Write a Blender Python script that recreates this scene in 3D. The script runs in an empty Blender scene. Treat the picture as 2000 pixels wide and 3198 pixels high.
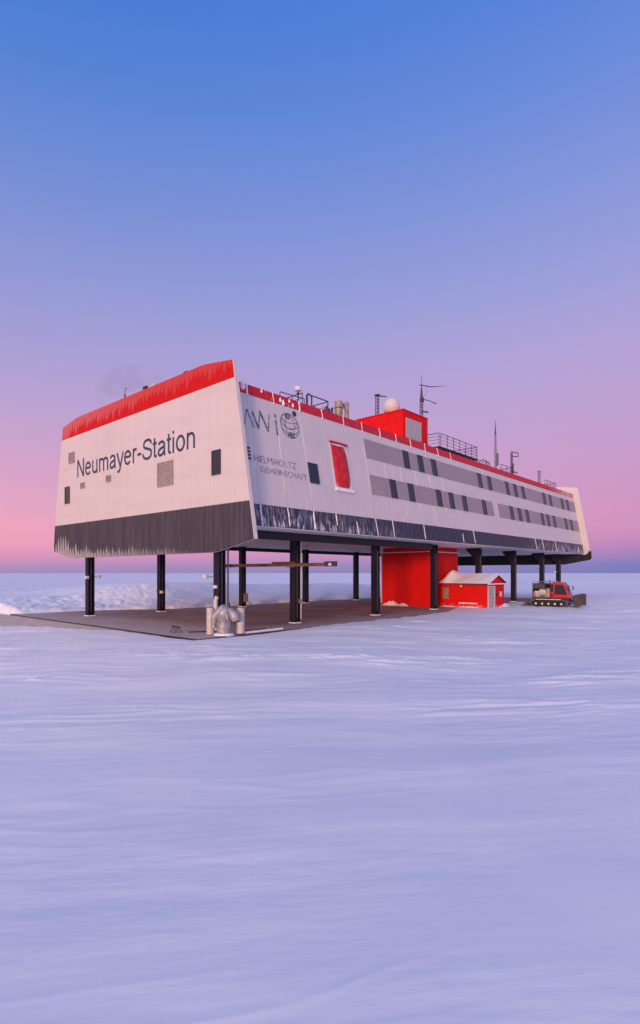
import bpy, bmesh, math, random
import numpy as np
from mathutils import Vector, Matrix
random.seed(7)
SC = bpy.context.scene
COL = SC.collection
R = math.radians

# ------------------------------------------------------------------ camera
YAW = 41.664
CAM = (-21.554, -24.373, 3.75)
cd = bpy.data.cameras.new('camera'); co = bpy.data.objects.new('camera', cd); COL.objects.link(co)
co.location = CAM
co.rotation_euler = (R(90), 0, R(YAW - 90))
cd.sensor_fit = 'HORIZONTAL'; cd.sensor_width = 36; cd.lens = 36*1710.05/2000
cd.shift_y = (1789.2-1599)/2000
cd.clip_start = .1; cd.clip_end = 30000
SC.camera = co
SC.view_settings.view_transform = 'Standard'; SC.view_settings.look = 'None'
SC.view_settings.gamma = 1; SC.view_settings.exposure = 0.0
SC.view_settings.use_curve_mapping = False

# ------------------------------------------------------------------ world: twilight sky (sun low behind the camera's left)
SUN_DIR = Vector((-1.0, -0.44, 0.088)).normalized()          # towards the sun
w = bpy.data.worlds.new('World'); SC.world = w; w.use_nodes = True
nt = w.node_tree; nt.nodes.clear()
def wn(t, **k):
    n = nt.nodes.new(t)
    for a, b in k.items(): setattr(n, a, b)
    return n
def wmath(op, a, b=None, c=None):
    n = wn('ShaderNodeMath', operation=op)
    for i, q in enumerate((a, b, c)):
        if q is None: continue
        if hasattr(q, 'is_output'): nt.links.new(q, n.inputs[i])
        else: n.inputs[i].default_value = q
    return n.outputs[0]
def srgb(r, g, b):
    f = lambda c: (c/255/12.92 if c <= 10 else ((c/255+.055)/1.055)**2.4)
    return (f(r), f(g), f(b), 1)
tc = wn('ShaderNodeTexCoord')
nrm = wn('ShaderNodeVectorMath', operation='NORMALIZE'); nt.links.new(tc.outputs['Generated'], nrm.inputs[0])
sx = wn('ShaderNodeSeparateXYZ'); nt.links.new(nrm.outputs[0], sx.inputs[0])
elev = wmath('DIVIDE', wmath('MULTIPLY', wmath('ARCSINE', sx.outputs[2]), 180/math.pi), 90)
hl = wmath('SQRT', wmath('ADD', wmath('ADD', wmath('MULTIPLY', sx.outputs[0], sx.outputs[0]), wmath('MULTIPLY', sx.outputs[1], sx.outputs[1])), 1e-4))
ad = Vector((.987, .16)).normalized()
cosaz = wmath('DIVIDE', wmath('ADD', wmath('MULTIPLY', sx.outputs[0], ad.x), wmath('MULTIPLY', sx.outputs[1], ad.y)), hl)
anti = wmath('ADD', wmath('MULTIPLY', cosaz, .5), .5)         # 1 opposite the sun, 0 at the sun
def ramp(stops):
    n = wn('ShaderNodeValToRGB'); cr = n.color_ramp; cr.interpolation = 'EASE' if False else 'LINEAR'
    while len(cr.elements) > 1: cr.elements.remove(cr.elements[-1])
    cr.elements[0].position = max(0, stops[0][0]/90); cr.elements[0].color = stops[0][1]
    for e, c in stops[1:]:
        q = cr.elements.new(e/90); q.color = c
    nt.links.new(elev, n.inputs[0]); return n.outputs[0]
RA = ramp([(0, srgb(112,119,184)), (.86, srgb(109,118,190)), (1.45, srgb(138,118,189)), (2.0, srgb(161,116,187)), (3.2, srgb(187,122,186)), (4.4, srgb(200,128,186)), (7.34, srgb(198,134,188)), (10.48, srgb(194,142,194)),
           (15.01, srgb(186,150,202)), (20.74, srgb(175,156,210)), (26.14, srgb(155,154,214)), (33.48, srgb(130,146,217)), (39.85, srgb(105,136,217)), (45.14, srgb(86,129,218)), (54.0, srgb(72,120,212)), (65, srgb(58,106,200)), (90, srgb(50,97,192))])
RB = ramp([(0, srgb(163,138,187)), (.5, srgb(172,140,189)), (1.2, srgb(205,142,190)), (2.0, srgb(226,146,187)), (2.9, srgb(235,152,184)), (4.2, srgb(235,155,186)), (5.6, srgb(226,156,190)), (10.48, srgb(208,155,197)),
           (15.01, srgb(184,157,205)), (20.74, srgb(162,153,209)), (26.14, srgb(141,148,211)), (33.48, srgb(110,137,211)), (39.85, srgb(81,127,211)), (45.14, srgb(61,117,208)), (54.0, srgb(54,110,203)), (65, srgb(50,102,197)), (90, srgb(50,97,192))])
RC = ramp([(0, (.80,.42,.30,1)), (5, (.86,.46,.34,1)), (12, (.88,.54,.46,1)), (22, (1.0,.78,.76,1)), (38, (1.12,1.06,1.20,1)), (58, (.74,.85,1.24,1)), (75, (.30,.46,.93,1)), (90, srgb(50,97,192))])
def mix(f, a, b):
    n = wn('ShaderNodeMix', data_type='RGBA'); nt.links.new(f, n.inputs[0]); nt.links.new(a, n.inputs[6]); nt.links.new(b, n.inputs[7]); return n.outputs[2]
def mrange(v, a, b):
    n = wn('ShaderNodeMapRange', interpolation_type='SMOOTHSTEP'); n.inputs[1].default_value = a; n.inputs[2].default_value = b
    nt.links.new(v, n.inputs[0]); return n.outputs[0]
ang = wmath('MULTIPLY', wmath('ARCCOSINE', wmath('MINIMUM', wmath('MAXIMUM', cosaz, -1), 1)), 180/math.pi)   # degrees from the point opposite the sun
wa = wn('ShaderNodeMapRange'); nt.links.new(ang, wa.inputs[0]); wa.inputs[1].default_value = 0; wa.inputs[2].default_value = 66
sky1 = mix(wa.outputs[0], RA, RB)
sky2 = mix(mrange(ang, 72, 165), sky1, RC)
bg = wn('ShaderNodeBackground'); nt.links.new(sky2, bg.inputs[0]); bg.inputs[1].default_value = .98
nish = wn('ShaderNodeTexSky', sky_type='NISHITA'); nish.sun_disc = False
nish.sun_elevation = math.asin(SUN_DIR.z); nish.sun_rotation = math.atan2(SUN_DIR.x, SUN_DIR.y)
bg2 = wn('ShaderNodeBackground'); nt.links.new(nish.outputs[0], bg2.inputs[0]); bg2.inputs[1].default_value = .02
addn = wn('ShaderNodeAddShader'); nt.links.new(bg.outputs[0], addn.inputs[0]); nt.links.new(bg2.outputs[0], addn.inputs[1])
wo = wn('ShaderNodeOutputWorld'); nt.links.new(addn.outputs[0], wo.inputs[0])

# ------------------------------------------------------------------ sun
sl = bpy.data.lights.new('sun', 'SUN'); so = bpy.data.objects.new('sun', sl); COL.objects.link(so)
sl.energy = 2.2; sl.angle = R(9); sl.color = (1, .56, .40)
so.rotation_euler = (-SUN_DIR).to_track_quat('-Z', 'Y').to_euler()
so.location = (-40, -10, 30)

# ------------------------------------------------------------------ helpers
class MB:
    def __init__(s): s.v = []; s.f = []
    def poly(s, pts):
        b = len(s.v); s.v += [tuple(p) for p in pts]; s.f.append(tuple(range(b, b+len(pts))))
    def hexa(s, p):                                   # 8 points, bottom 0-3, top 4-7
        b = len(s.v); s.v += [tuple(q) for q in p]
        for q in ((0,3,2,1),(4,5,6,7),(0,1,5,4),(1,2,6,5),(2,3,7,6),(3,0,4,7)): s.f.append(tuple(b+i for i in q))
        return s
    def box(s, x0, x1, y0, y1, z0, z1):
        return s.hexa([(x0,y0,z0),(x1,y0,z0),(x1,y1,z0),(x0,y1,z0),(x0,y0,z1),(x1,y0,z1),(x1,y1,z1),(x0,y1,z1)])
    def prism(s, pts, d):                             # polygon extruded by vector d
        n = len(pts); b = len(s.v); d = Vector(d)
        s.v += [tuple(p) for p in pts] + [tuple(Vector(p)+d) for p in pts]
        s.f.append(tuple(b+i for i in range(n))[::-1]); s.f.append(tuple(b+n+i for i in range(n)))
        for i in range(n): j = (i+1) % n; s.f.append((b+i, b+j, b+n+j, b+n+i))
        return s
    def tube(s, path, r, n=8, cap=True):
        path = [Vector(p) for p in path]; rs = r if isinstance(r, (list, tuple)) else [r]*len(path)
        b = len(s.v); up = None
        for i, p in enumerate(path):
            t = (path[min(i+1, len(path)-1)]-path[max(i-1, 0)]).normalized()
            if up is None:
                up = t.orthogonal().normalized()
            else:
                up = (up - t*up.dot(t)).normalized()
            q = t.cross(up)
            for k in range(n):
                a = 2*math.pi*k/n; s.v.append(tuple(p+(up*math.cos(a)+q*math.sin(a))*rs[i]))
        for i in range(len(path)-1):
            for k in range(n):
                l = (k+1) % n; s.f.append((b+i*n+k, b+i*n+l, b+(i+1)*n+l, b+(i+1)*n+k))
        if cap:
            s.f.append(tuple(b+k for k in range(n))[::-1]); e = b+(len(path)-1)*n; s.f.append(tuple(e+k for k in range(n)))
        return s
    def bar(s, p, q, wd, ht=None, up=(0,0,1)):         # rectangular bar
        p = Vector(p); q = Vector(q); t = (q-p).normalized(); up = Vector(up)
        if abs(t.dot(up)) > .95: up = Vector((0,1,0))
        sd = t.cross(up).normalized(); u = sd.cross(t).normalized(); a = sd*wd/2; h = u*(ht or wd)/2
        return s.hexa([p-a-h, p+a-h, q+a-h, q-a-h, p-a+h, p+a+h, q+a+h, q-a+h])
    def lathe(s, prof, c=(0,0,0), n=24):
        b = len(s.v); c = Vector(c)
        for r, z in prof:
            for k in range(n): a = 2*math.pi*k/n; s.v.append((c.x+r*math.cos(a), c.y+r*math.sin(a), c.z+z))
        for i in range(len(prof)-1):
            for k in range(n): l = (k+1) % n; s.f.append((b+i*n+k, b+i*n+l, b+(i+1)*n+l, b+(i+1)*n+k))
        s.f.append(tuple(b+k for k in range(n))[::-1]); e = b+(len(prof)-1)*n; s.f.append(tuple(e+k for k in range(n)))
        return s
    def grid(s, pts):                                 # 2D list of points
        b = len(s.v); m = len(pts[0])
        for row in pts: s.v += [tuple(p) for p in row]
        for i in range(len(pts)-1):
            for j in range(m-1): s.f.append((b+i*m+j, b+i*m+j+1, b+(i+1)*m+j+1, b+(i+1)*m+j))
        return s
    def build(s, name, mat, parent=None, smooth=False, bevel=0, kind=None, fix=True):
        me = bpy.data.meshes.new(name); me.from_pydata(s.v, [], s.f)
        if fix or bevel:
            bm = bmesh.new(); bm.from_mesh(me)
            if bevel:
                bmesh.ops.remove_doubles(bm, verts=bm.verts, dist=1e-4)
            bmesh.ops.recalc_face_normals(bm, faces=bm.faces)
            if bevel:
                es = [e for e in bm.edges if len(e.link_faces) == 2 and e.calc_face_angle(0) > .5]
                bmesh.ops.bevel(bm, geom=es, offset=bevel, segments=2, affect='EDGES', profile=.5, clamp_overlap=True)
            bm.to_mesh(me); bm.free()
        me.materials.append(mat)
        if smooth:
            me.polygons.foreach_set('use_smooth', [True]*len(me.polygons))
            me.set_sharp_from_angle(angle=R(40))
        o = bpy.data.objects.new(name, me); COL.objects.link(o)
        if parent: o.parent = parent
        if kind: o['kind'] = kind
        return o
def empty(name, loc=(0,0,0), rz=0):
    o = bpy.data.objects.new(name, None); COL.objects.link(o); o.location = loc; o.rotation_euler = (0,0,rz); o.empty_display_size = .3
    return o
def tag(o, label, cat, group=None):
    o['label'] = label; o['category'] = cat
    if group: o['group'] = group
    return o

# ------------------------------------------------------------------ materials
class NT:
    def __init__(s, name):
        s.m = bpy.data.materials.new(name); s.m.use_nodes = True; s.t = s.m.node_tree
        s.b = s.t.nodes['Principled BSDF']; s.tc = None
    def n(s, t, **k):
        q = s.t.nodes.new(t)
        for a, b in k.items(): setattr(q, a, b)
        return q
    def lk(s, a, b):
        if hasattr(a, 'is_output'): s.t.links.new(a, b)
        else: b.default_value = a
    def math(s, op, a, b=None, c=None, clamp=False):
        q = s.n('ShaderNodeMath', operation=op); q.use_clamp = clamp
        for i, v in enumerate((a, b, c)):
            if v is not None: s.lk(v, q.inputs[i])
        return q.outputs[0]
    def co(s):
        if not s.tc: s.tc = s.n('ShaderNodeTexCoord')
        return s.tc.outputs['Object']
    def xyz(s):
        q = s.n('ShaderNodeSeparateXYZ'); s.lk(s.co(), q.inputs[0]); return q.outputs
    def noise(s, scale=1, det=4, rough=.55, sc=(1,1,1), off=(0,0,0)):
        mp = s.n('ShaderNodeMapping'); s.lk(s.co(), mp.inputs[0]); mp.inputs['Scale'].default_value = sc; mp.inputs['Location'].default_value = off
        q = s.n('ShaderNodeTexNoise'); q.inputs['Scale'].default_value = scale; q.inputs['Detail'].default_value = det; q.inputs['Roughness'].default_value = rough
        s.lk(mp.outputs[0], q.inputs['Vector']); return q.outputs[0]
    def rng(s, v, a, b, c=0, d=1, smooth=True):
        q = s.n('ShaderNodeMapRange'); q.interpolation_type = 'SMOOTHSTEP' if smooth else 'LINEAR'; q.clamp = True if hasattr(q, 'clamp') else True
        s.lk(v, q.inputs[0])
        for i, x in enumerate((a, b, c, d)): s.lk(x, q.inputs[1+i])
        return q.outputs[0]
    def mix(s, f, a, b, mode='MIX'):
        q = s.n('ShaderNodeMix', data_type='RGBA', blend_type=mode); s.lk(f, q.inputs[0])
        for v, i in ((a, 6), (b, 7)):
            if not hasattr(v, 'is_output'): v = (*v[:3], 1)
            s.lk(v, q.inputs[i])
        return q.outputs[2]
    def bump(s, h, strength=.3, dist=.02):
        q = s.n('ShaderNodeBump'); q.inputs['Strength'].default_value = strength; q.inputs['Distance'].default_value = dist
        s.lk(h, q.inputs['Height']); s.lk(q.outputs[0], s.b.inputs['Normal'])
    def fin(s, col, rough=.6, metal=0, spec=.4):
        if not hasattr(col, 'is_output'): col = (*col[:3], 1)
        s.lk(col, s.b.inputs['Base Color']); s.lk(rough, s.b.inputs['Roughness']); s.lk(metal, s.b.inputs['Metallic'])
        s.b.inputs['Specular IOR Level'].default_value = spec
        return s.m
def plain(name, col, rough=.6, metal=0, var=.12, scale=3, spec=.4, bump=0):
    t = NT(name); n = t.noise(scale, 5)
    f = t.rng(n, .25, .75, 1-var, 1+var)
    c = t.n('ShaderNodeVectorMath', operation='SCALE'); c.inputs[0].default_value = col[:3]; t.lk(f, c.inputs['Scale'])
    if bump: t.bump(n, bump, .02)
    return t.fin(c.outputs[0], rough, metal, spec)
FROST = (.80, .82, .86)
M = {}
t = NT('snow'); a = t.noise(.35, 6, .6, (1,1,1))
def wnoise(scale, det, rough, sc):
    m1 = t.n('ShaderNodeMapping'); t.lk(t.co(), m1.inputs[0]); m1.inputs['Rotation'].default_value = (0,0,-R(YAW-90+7))
    m2 = t.n('ShaderNodeMapping'); t.lk(m1.outputs[0], m2.inputs[0]); m2.inputs['Scale'].default_value = sc
    q = t.n('ShaderNodeTexNoise'); q.inputs['Scale'].default_value = scale; q.inputs['Detail'].default_value = det; q.inputs['Roughness'].default_value = rough
    t.lk(m2.outputs[0], q.inputs['Vector']); return q.outputs[0]
h = t.math('ADD', t.math('MULTIPLY', wnoise(1, 3, .5, (.30,1.3,1)), 1.0), t.math('ADD', t.math('MULTIPLY', wnoise(1, 5, .65, (1.3,6,1)), .17), t.math('MULTIPLY', t.noise(30, 3, .6), .03)))
t.bump(t.math('MULTIPLY', h, t.rng(wnoise(1, 3, .5, (.05,.16,1)), .38, .68, .12, 1)), .5, .13)
M['snow'] = t.fin(t.mix(t.rng(a, .3, .7), (.86,.86,.88), (.92,.91,.90)), .5, 0, .7)
M['drift'] = plain('drift_snow', (.84,.84,.86), .75, var=.04, bump=.4)
M['ice'] = plain('ice_streak', (.80,.80,.83), .5, var=.08, scale=6)
# white side wall panels: faint vertical frost streaks and stains
t = NT('white_panel'); s1 = t.noise(1, 5, .6, (3.2,3.2,.22)); s2 = t.noise(1, 4, .6, (.4,.4,.5))
c1 = t.mix(t.rng(s1, .35, .75), (.575,.555,.56), (.62,.60,.60)); c1 = t.mix(t.rng(s2, .45, .8, 0, .35), c1, (.47,.47,.50))
t.bump(s1, .08, .02)
M['white'] = t.fin(c1, .45, 0, .4)
M['white_trim'] = plain('white_trim', (.62,.59,.57), .5, var=.05)
t = NT('grey_band'); s1 = t.noise(1, 5, .6, (7,7,.35)); s2 = t.noise(.25, 3)
k = t.math('MULTIPLY', t.rng(s1, .5, .72), t.rng(s2, .42, .62))
M['band'] = t.fin(t.mix(k, (.30,.265,.29), (.37,.345,.375)), .5)
t = NT('red_trim'); s1 = t.noise(1, 5, .62, (5,5,1.2)); x = t.xyz()
k = t.math('MULTIPLY', t.rng(s1, .60, .70), t.rng(x[0], 5, 13, .8, .12))
k2 = t.rng(x[0], 56, 66, 0, .55)
M['red_trim'] = t.fin(t.mix(t.math('MAXIMUM', k, t.math('MULTIPLY', k2, t.rng(s1, .35, .6))), (.52,.008,.018), FROST), .5)
t = NT('dark_skirt'); s1 = t.noise(1, 6, .65, (3.5,3.5,.55)); s2 = t.noise(1, 5, .6, (9,9,.6), (3,0,0)); x = t.xyz()
amt = t.math('ADD', t.rng(x[0], 3, 21, .9, .0), t.rng(x[0], 42, 56, 0, .85))
k = t.math('MULTIPLY', t.rng(s1, .50, .60), amt); k2 = t.math('MULTIPLY', t.rng(s2, .45, .75, 0, .35), t.math('ADD', amt, .15))
low = t.rng(x[2], 6.8, 7.9, 1, .15)
M['skirt'] = t.fin(t.mix(t.math('ADD', t.math('MULTIPLY', k, low), k2, clamp=True), (.022,.032,.062), (.66,.66,.72)), .45)
# end wall claddings: frost lobes from the lower edge / spikes from the upper edge
RIB = .5
def lobe(t, x, ph=0.0):
    u = t.math('FRACT', t.math('DIVIDE', t.math('ADD', x[1], 50+ph), RIB))
    u = t.math('SUBTRACT', t.math('MULTIPLY', u, 2), 1)
    return t.math('SUBTRACT', 1, t.math('MULTIPLY', u, u))
def prand(t, x, ph, lo, hi):
    wnz = t.n('ShaderNodeTexWhiteNoise', noise_dimensions='1D'); t.lk(t.math('FLOOR', t.math('DIVIDE', t.math('ADD', x[1], 50+ph), RIB)), wnz.inputs['W'])
    return t.rng(wnz.outputs['Value'], 0, 1, lo, hi, False)
t = NT('end_dark'); x = t.xyz(); lb = lobe(t, x); nz = t.noise(1, 5, .7, (1,1.6,.25)); nf = t.noise(3, 5, .7)
H = t.math('ADD', t.rng(x[1], 4, 12, 0.02, .75), t.rng(x[1], 19, 28, 0, 1.3))
edge = t.math('MULTIPLY', t.math('MULTIPLY', H, prand(t, x, 0, .6, 1.25)), t.math('ADD', t.math('ADD', .12, t.math('MULTIPLY', lb, .85)), t.math('MULTIPLY', t.math('SUBTRACT', nz, .5), .7)))
d_ = t.math('SUBTRACT', t.math('ADD', edge, 5.05), x[2])
fr = t.math('MULTIPLY', t.rng(d_, -.10, .30), t.math('MULTIPLY', t.rng(nf, .25, .6, .55, .9), t.rng(x[1], 6, 24, .35, 1)))
base = t.mix(t.rng(t.noise(1, 4, .6, (1,2.2,.25)), .3, .7), (.044,.040,.056), (.072,.064,.082))
M['end_dark'] = t.fin(t.mix(t.math('MULTIPLY', fr, .8), base, (.46,.45,.48)), .6, 0, .2)
t = NT('end_red'); x = t.xyz(); lb = lobe(t, x, 0); nz = t.noise(1, 5, .7, (1,2.0,.35)); nf = t.noise(2.2, 5, .7)
H = t.math('ADD', t.rng(x[1], 3, 16, .75, .95), t.rng(x[1], 21, 26, 0, .7))
edge = t.math('MULTIPLY', t.math('MULTIPLY', H, prand(t, x, 0, .55, 1.3)), t.math('ADD', t.math('ADD', .35, t.math('MULTIPLY', lb, .75)), t.math('MULTIPLY', t.math('SUBTRACT', nz, .5), .9)))
d_ = t.math('SUBTRACT', t.math('ADD', edge, x[2]), 17.05)
fr = t.math('MULTIPLY', t.rng(d_, -.10, .35), t.rng(nf, .3, .65, .55, .9))
fr = t.math('MULTIPLY', fr, t.rng(x[1], 6, 26, .32, .85))
M['end_red'] = t.fin(t.mix(fr, (.52,.005,.008), (.52,.17,.17)), .6, 0, .15)
t = NT('end_white'); s1 = t.noise(1, 4, .6, (1,2.5,.12)); s2 = t.noise(1, 4, .6, (1,.15,1.1))
c1 = t.mix(t.rng(s1, .3, .7), (.59,.54,.53), (.615,.565,.555)); c1 = t.mix(t.rng(s2, .4, .8, 0, .5), c1, (.50,.455,.45)); t.bump(s1, .08, .02)
M['end_white'] = t.fin(c1, .5)
M['navy'] = plain('navy_steel', (.022,.022,.042), .5, var=.25, scale=2.5)
t = NT('leg_steel'); s1 = t.noise(1, 5, .65, (2.5,2.5,.4)); s2 = t.noise(2.5, 4)
c1 = t.mix(t.rng(s1, .3, .7), (.007,.007,.017), (.018,.016,.030)); c1 = t.mix(t.rng(s2, .62, .74, 0, .4), c1, (.06,.03,.025))
M['leg'] = t.fin(c1, .55, 0, .25)
M['black'] = plain('black_steel', (.012,.012,.018), .55, var=.3)
t = NT('soffit'); s1 = t.noise(1, 4, .6, (.25,3,1)); M['soffit'] = t.fin(t.mix(t.rng(s1, .3, .7), (.72,.72,.74), (.84,.84,.85)), .6)
t = NT('glass'); M['glass'] = t.fin((.012,.022,.036), .12, 0, .5)
M['frame'] = plain('window_frame', (.06,.065,.09), .45)
M['letter'] = plain('navy_lettering', (.022,.046,.105), .5, var=.2, scale=6)
t = NT('worn_letter'); n1 = t.noise(9, 4, .7); M['worn'] = t.fin(t.mix(t.rng(n1, .42, .62), (.13,.13,.19), (.52,.51,.55)), .5)
t = NT('logo_dark'); n1 = t.noise(7, 4, .7); M['logo'] = t.fin(t.mix(t.rng(n1, .46, .66), (.075,.085,.15), (.52,.51,.55)), .5)
M['tan'] = plain('tan_vent', (.30,.25,.23), .6, var=.25, scale=4)
t = NT('tower_red'); n1 = t.noise(.9, 4, .6); n2 = t.noise(1, 4, .6, (2,2,.3)); c1 = t.mix(t.rng(n1, .35, .7), (.62,.008,.008), (.70,.012,.010)); c1 = t.mix(t.rng(n2, .55, .8, 0, .4), c1, (.42,.05,.06))
M['tower'] = t.fin(c1, .6, 0, .15)
M['red'] = plain('red_paint', (.66,.006,.008), .6, var=.12, scale=1.5, spec=.15)
M['red_door'] = plain('red_tarp', (.50,.012,.02), .55, var=.3, scale=2.5, bump=.3)
t = NT('hut_red'); n1 = t.noise(2.2, 5, .6); x = t.xyz(); n2 = t.noise(5, 5, .7)
c1 = t.mix(t.rng(n1, .35, .7), (.62,.008,.008), (.70,.012,.010)); c1 = t.mix(t.math('MULTIPLY', t.rng(x[2], .0, .5, .8, 0), t.rng(n2, .5, .65)), c1, FROST)
M['hut'] = t.fin(c1, .6, 0, .15)
M['greypanel'] = plain('grey_louvre', (.40,.40,.40), .5, var=.12)
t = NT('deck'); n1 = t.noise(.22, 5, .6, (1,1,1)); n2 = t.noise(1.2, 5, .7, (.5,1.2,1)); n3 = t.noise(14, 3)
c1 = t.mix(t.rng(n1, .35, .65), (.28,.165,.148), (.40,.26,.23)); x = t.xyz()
snow_and_light = t.math('ADD', t.rng(n2, .60, .76, 0, .4), t.math('MULTIPLY', t.math('MAXIMUM', t.rng(x[0], -3, 5, 1, 0), t.rng(x[1], 1.4, 5, .55, 0)), t.rng(n2, .25, .7, .45, 1)), clamp=True)  # blown snow, plus open light painted in along the near end and front
c1 = t.mix(snow_and_light, c1, (.52,.41,.39)); t.bump(n3, .25, .01)
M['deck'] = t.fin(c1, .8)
M['apron'] = plain('trampled_snow', (.72,.55,.45), .85, var=.14, scale=1.5, bump=.5)
t = NT('wood'); n1 = t.noise(1, 5, .6, (6,.7,6)); M['wood'] = t.fin(t.mix(t.rng(n1, .3, .7), (.085,.038,.022), (.20,.115,.06)), .7)
t = NT('zinc'); n1 = t.noise(4, 5, .65); M['zinc'] = t.fin(t.mix(t.rng(n1, .3, .7), (.22,.23,.26), (.46,.45,.46)), .5, .35)
M['pale_metal'] = plain('pale_metal', (.55,.54,.52), .5, .1, var=.15, scale=4)
M['beige_drum'] = plain('beige_drum', (.34,.29,.22), .45, .3, var=.25, scale=3)
M['rail'] = plain('rail_steel', (.075,.065,.095), .5, .3, var=.2)
M['radome'] = plain('radome_shell', (.64,.59,.55), .45, var=.04)
M['rubber'] = plain('track_rubber', (.014,.013,.016), .75, var=.3)
M['cab_red'] = plain('cab_red', (.62,.010,.016), .3, var=.06)
M['darkbox'] = plain('dark_box', (.055,.045,.055), .6, var=.3)
M['grey'] = plain('grey_steel', (.20,.20,.23), .5, .3, var=.2)
M['sack'] = plain('pale_sack', (.62,.56,.56), .8, var=.1, bump=.3)
M['lamp'] = plain('lamp_housing', (.65,.65,.66), .4, var=.05)

# ------------------------------------------------------------------ terrain
_rs = np.random.RandomState(11)
_perm = _rs.permutation(512); _perm = np.concatenate([_perm, _perm, _perm]); _ang = _rs.rand(512)*2*np.pi
def gn(x, y, seed=0):
    xi = np.floor(x).astype(int); yi = np.floor(y).astype(int); xf = x-xi; yf = y-yi
    u = xf**3*(xf*(6*xf-15)+10); v = yf**3*(yf*(6*yf-15)+10)
    def g(ix, iy, dx, dy):
        a = _ang[_perm[(_perm[(ix+seed*37) & 511] + (iy & 511))]]
        return np.cos(a)*dx+np.sin(a)*dy
    n00 = g(xi, yi, xf, yf); n10 = g(xi+1, yi, xf-1, yf); n01 = g(xi, yi+1, xf, yf-1); n11 = g(xi+1, yi+1, xf-1, yf-1)
    return (n00*(1-u)+n10*u)*(1-v)+(n01*(1-u)+n11*u)*v
def sm(a, b, x):
    q = np.clip((x-a)/(b-a), 0, 1); return q*q*(3-2*q)
WD = R(YAW-90+7)
DX0, DX1, DY0, DY1 = -3.0, 60.0, 1.4, 30.0
def terrain(x, y):
    r = np.hypot(x-CAM[0], y-CAM[1])
    d = np.hypot(np.maximum(DX0-x, 0), np.maximum(DY0-y, 0))
    d = d + np.maximum(x-DX1, 0)*.2
    front = .03-.75*sm(2, 19, d)*(1-sm(40, 110, r))
    yf = 27.5-4.0*sm(2, 14, x)
    Hc = 1.0+1.50*sm(4, 14, x)-.45*sm(18, 34, x)-.9*sm(45, 70, x)
    Hc = Hc*(1-.45*sm(2, -14, x)) if False else Hc*(1-.35*sm(-2, 14, -x))
    back = Hc*np.clip((y-yf)/9.0, 0, 1)**1.25*(1-.85*sm(10, 60, y-yf))
    mound = 1.15*np.exp(-(((x-62)/11)**2+((y+10)/8)**2)) + .5*np.exp(-(((x-50)/8)**2+((y+13)/6)**2))
    z = front+back+mound
    # sastrugi
    s = x*math.cos(WD)+y*math.sin(WD); q = -x*math.sin(WD)+y*math.cos(WD)
    s = s+1.2*gn(s/13, q/6, 5); q = q+1.1*gn(s/9, q/5, 6)+.3*gn(s/3, q/2, 16)
    patch = sm(-.02, .3, gn(s/9, q/2.8, 1)); nearf = .10+.90*sm(11, 27, r)
    big = gn(s/12, q/2.6, 2)
    rid = 1-np.abs(gn(s/3.8, q/.55, 3))*2.4; rid = np.clip(rid, 0, 1)**3
    mid = gn(s/3.4, q/.5, 4); sml = gn(s/.9, q/.22, 7)
    rid2 = np.clip(1-np.abs(gn(s/2.2, q/.3, 17))*2.3, 0, 1)**2; patch2 = sm(-.1, .25, gn(s/4.5, q/2.0, 18)); lumps = gn(s/1.4, q/.45, 19)
    fade = 1-sm(120, 500, r)
    edge = sm(.0, 3, d+np.maximum(y-yf, 0)*2)
    wob = (.10+.02*nearf)*big + nearf*(patch*(.085*rid+.04*mid)+.016*mid+patch2*(.034*rid2+.016*lumps)) + (.3+.7*nearf)*(.014*mid+.006*sml)
    z = z+wob*fade*(.25+.75*edge)
    # lumpy bulldozed bank on the left behind the station
    lump = sm(.2, 3, y-yf)*(1-sm(9, 16, y-yf))*(1-sm(8, 20, x))
    l1 = gn(x/1.9, y/1.9, 8); l2 = gn(x/.8, y/.8, 9); l3 = 1-np.abs(gn(x/1.1, y/1.3, 12))*2
    z = z+lump*(.13*l1+.10*l2+.11*np.clip(l3, 0, 1)+.11*gn(x/.35, y/.35, 15))
    far = sm(150, 600, r); z = z*(1-far)+far*(.25+.35*gn(x/90, y/90, 10))*(1-sm(1500, 4000, r))
    # dip below deck and apron
    din = np.minimum(np.minimum(x-DX0, DX1-x), np.minimum(y-DY0, (yf+1.2)-y))
    wb = .55*gn(x/1.7, y/1.7, 13)+.25*gn(x/.6, y/.6, 14)
    z = z-(.45+z*.9)*sm(-.95, .35, din+wb*(.35+.65*sm(3, 8, x))-.45*sm(2, 9, x)-.62*sm(24, 32, x)*(1-sm(3, 6, y))*4)
    ln = ((x+2.75)*(18.6-6.4)-(y-6.4)*(-7.9+2.75))        # signed side of the line (-2.75,6.4)-(-7.9,18.6)
    ln = ln/math.hypot(12.2, 5.15)
    ap = sm(-.2, 1.0, ln+wb*.8)*(1-sm(-.2, .8, x-DX0))*(1-sm(33, 38, y+wb*3))*sm(5.6, 7.5, y)
    z = z*(1-ap)+(-.45)*ap
    return z
def tz(x, y): return float(terrain(np.array([x], float), np.array([y], float))[0])
rings = np.concatenate([np.geomspace(1.0, 75, 820), np.geomspace(75, 9000, 90)[1:]])
hd = R(YAW)
th = np.concatenate([np.linspace(hd-R(42), hd+R(42), 560), np.linspace(hd+R(42), hd+R(318), 110)[1:-1]])
TH, RR = np.meshgrid(th, rings)
px = CAM[0]+RR*np.cos(TH); py = CAM[1]+RR*np.sin(TH); pz = terrain(px, py)
nr, na = px.shape
V = np.stack([px, py, pz], -1).reshape(-1, 3); V = np.concatenate([V, [[CAM[0], CAM[1], tz(CAM[0], CAM[1])]]])
i = np.arange(nr-1)[:, None]*na; j = np.arange(na)[None, :]; j2 = (j+1) % na
F = np.stack([i+j, i+na+j, i+na+j2, i+j2], -1).reshape(-1, 4)
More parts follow.
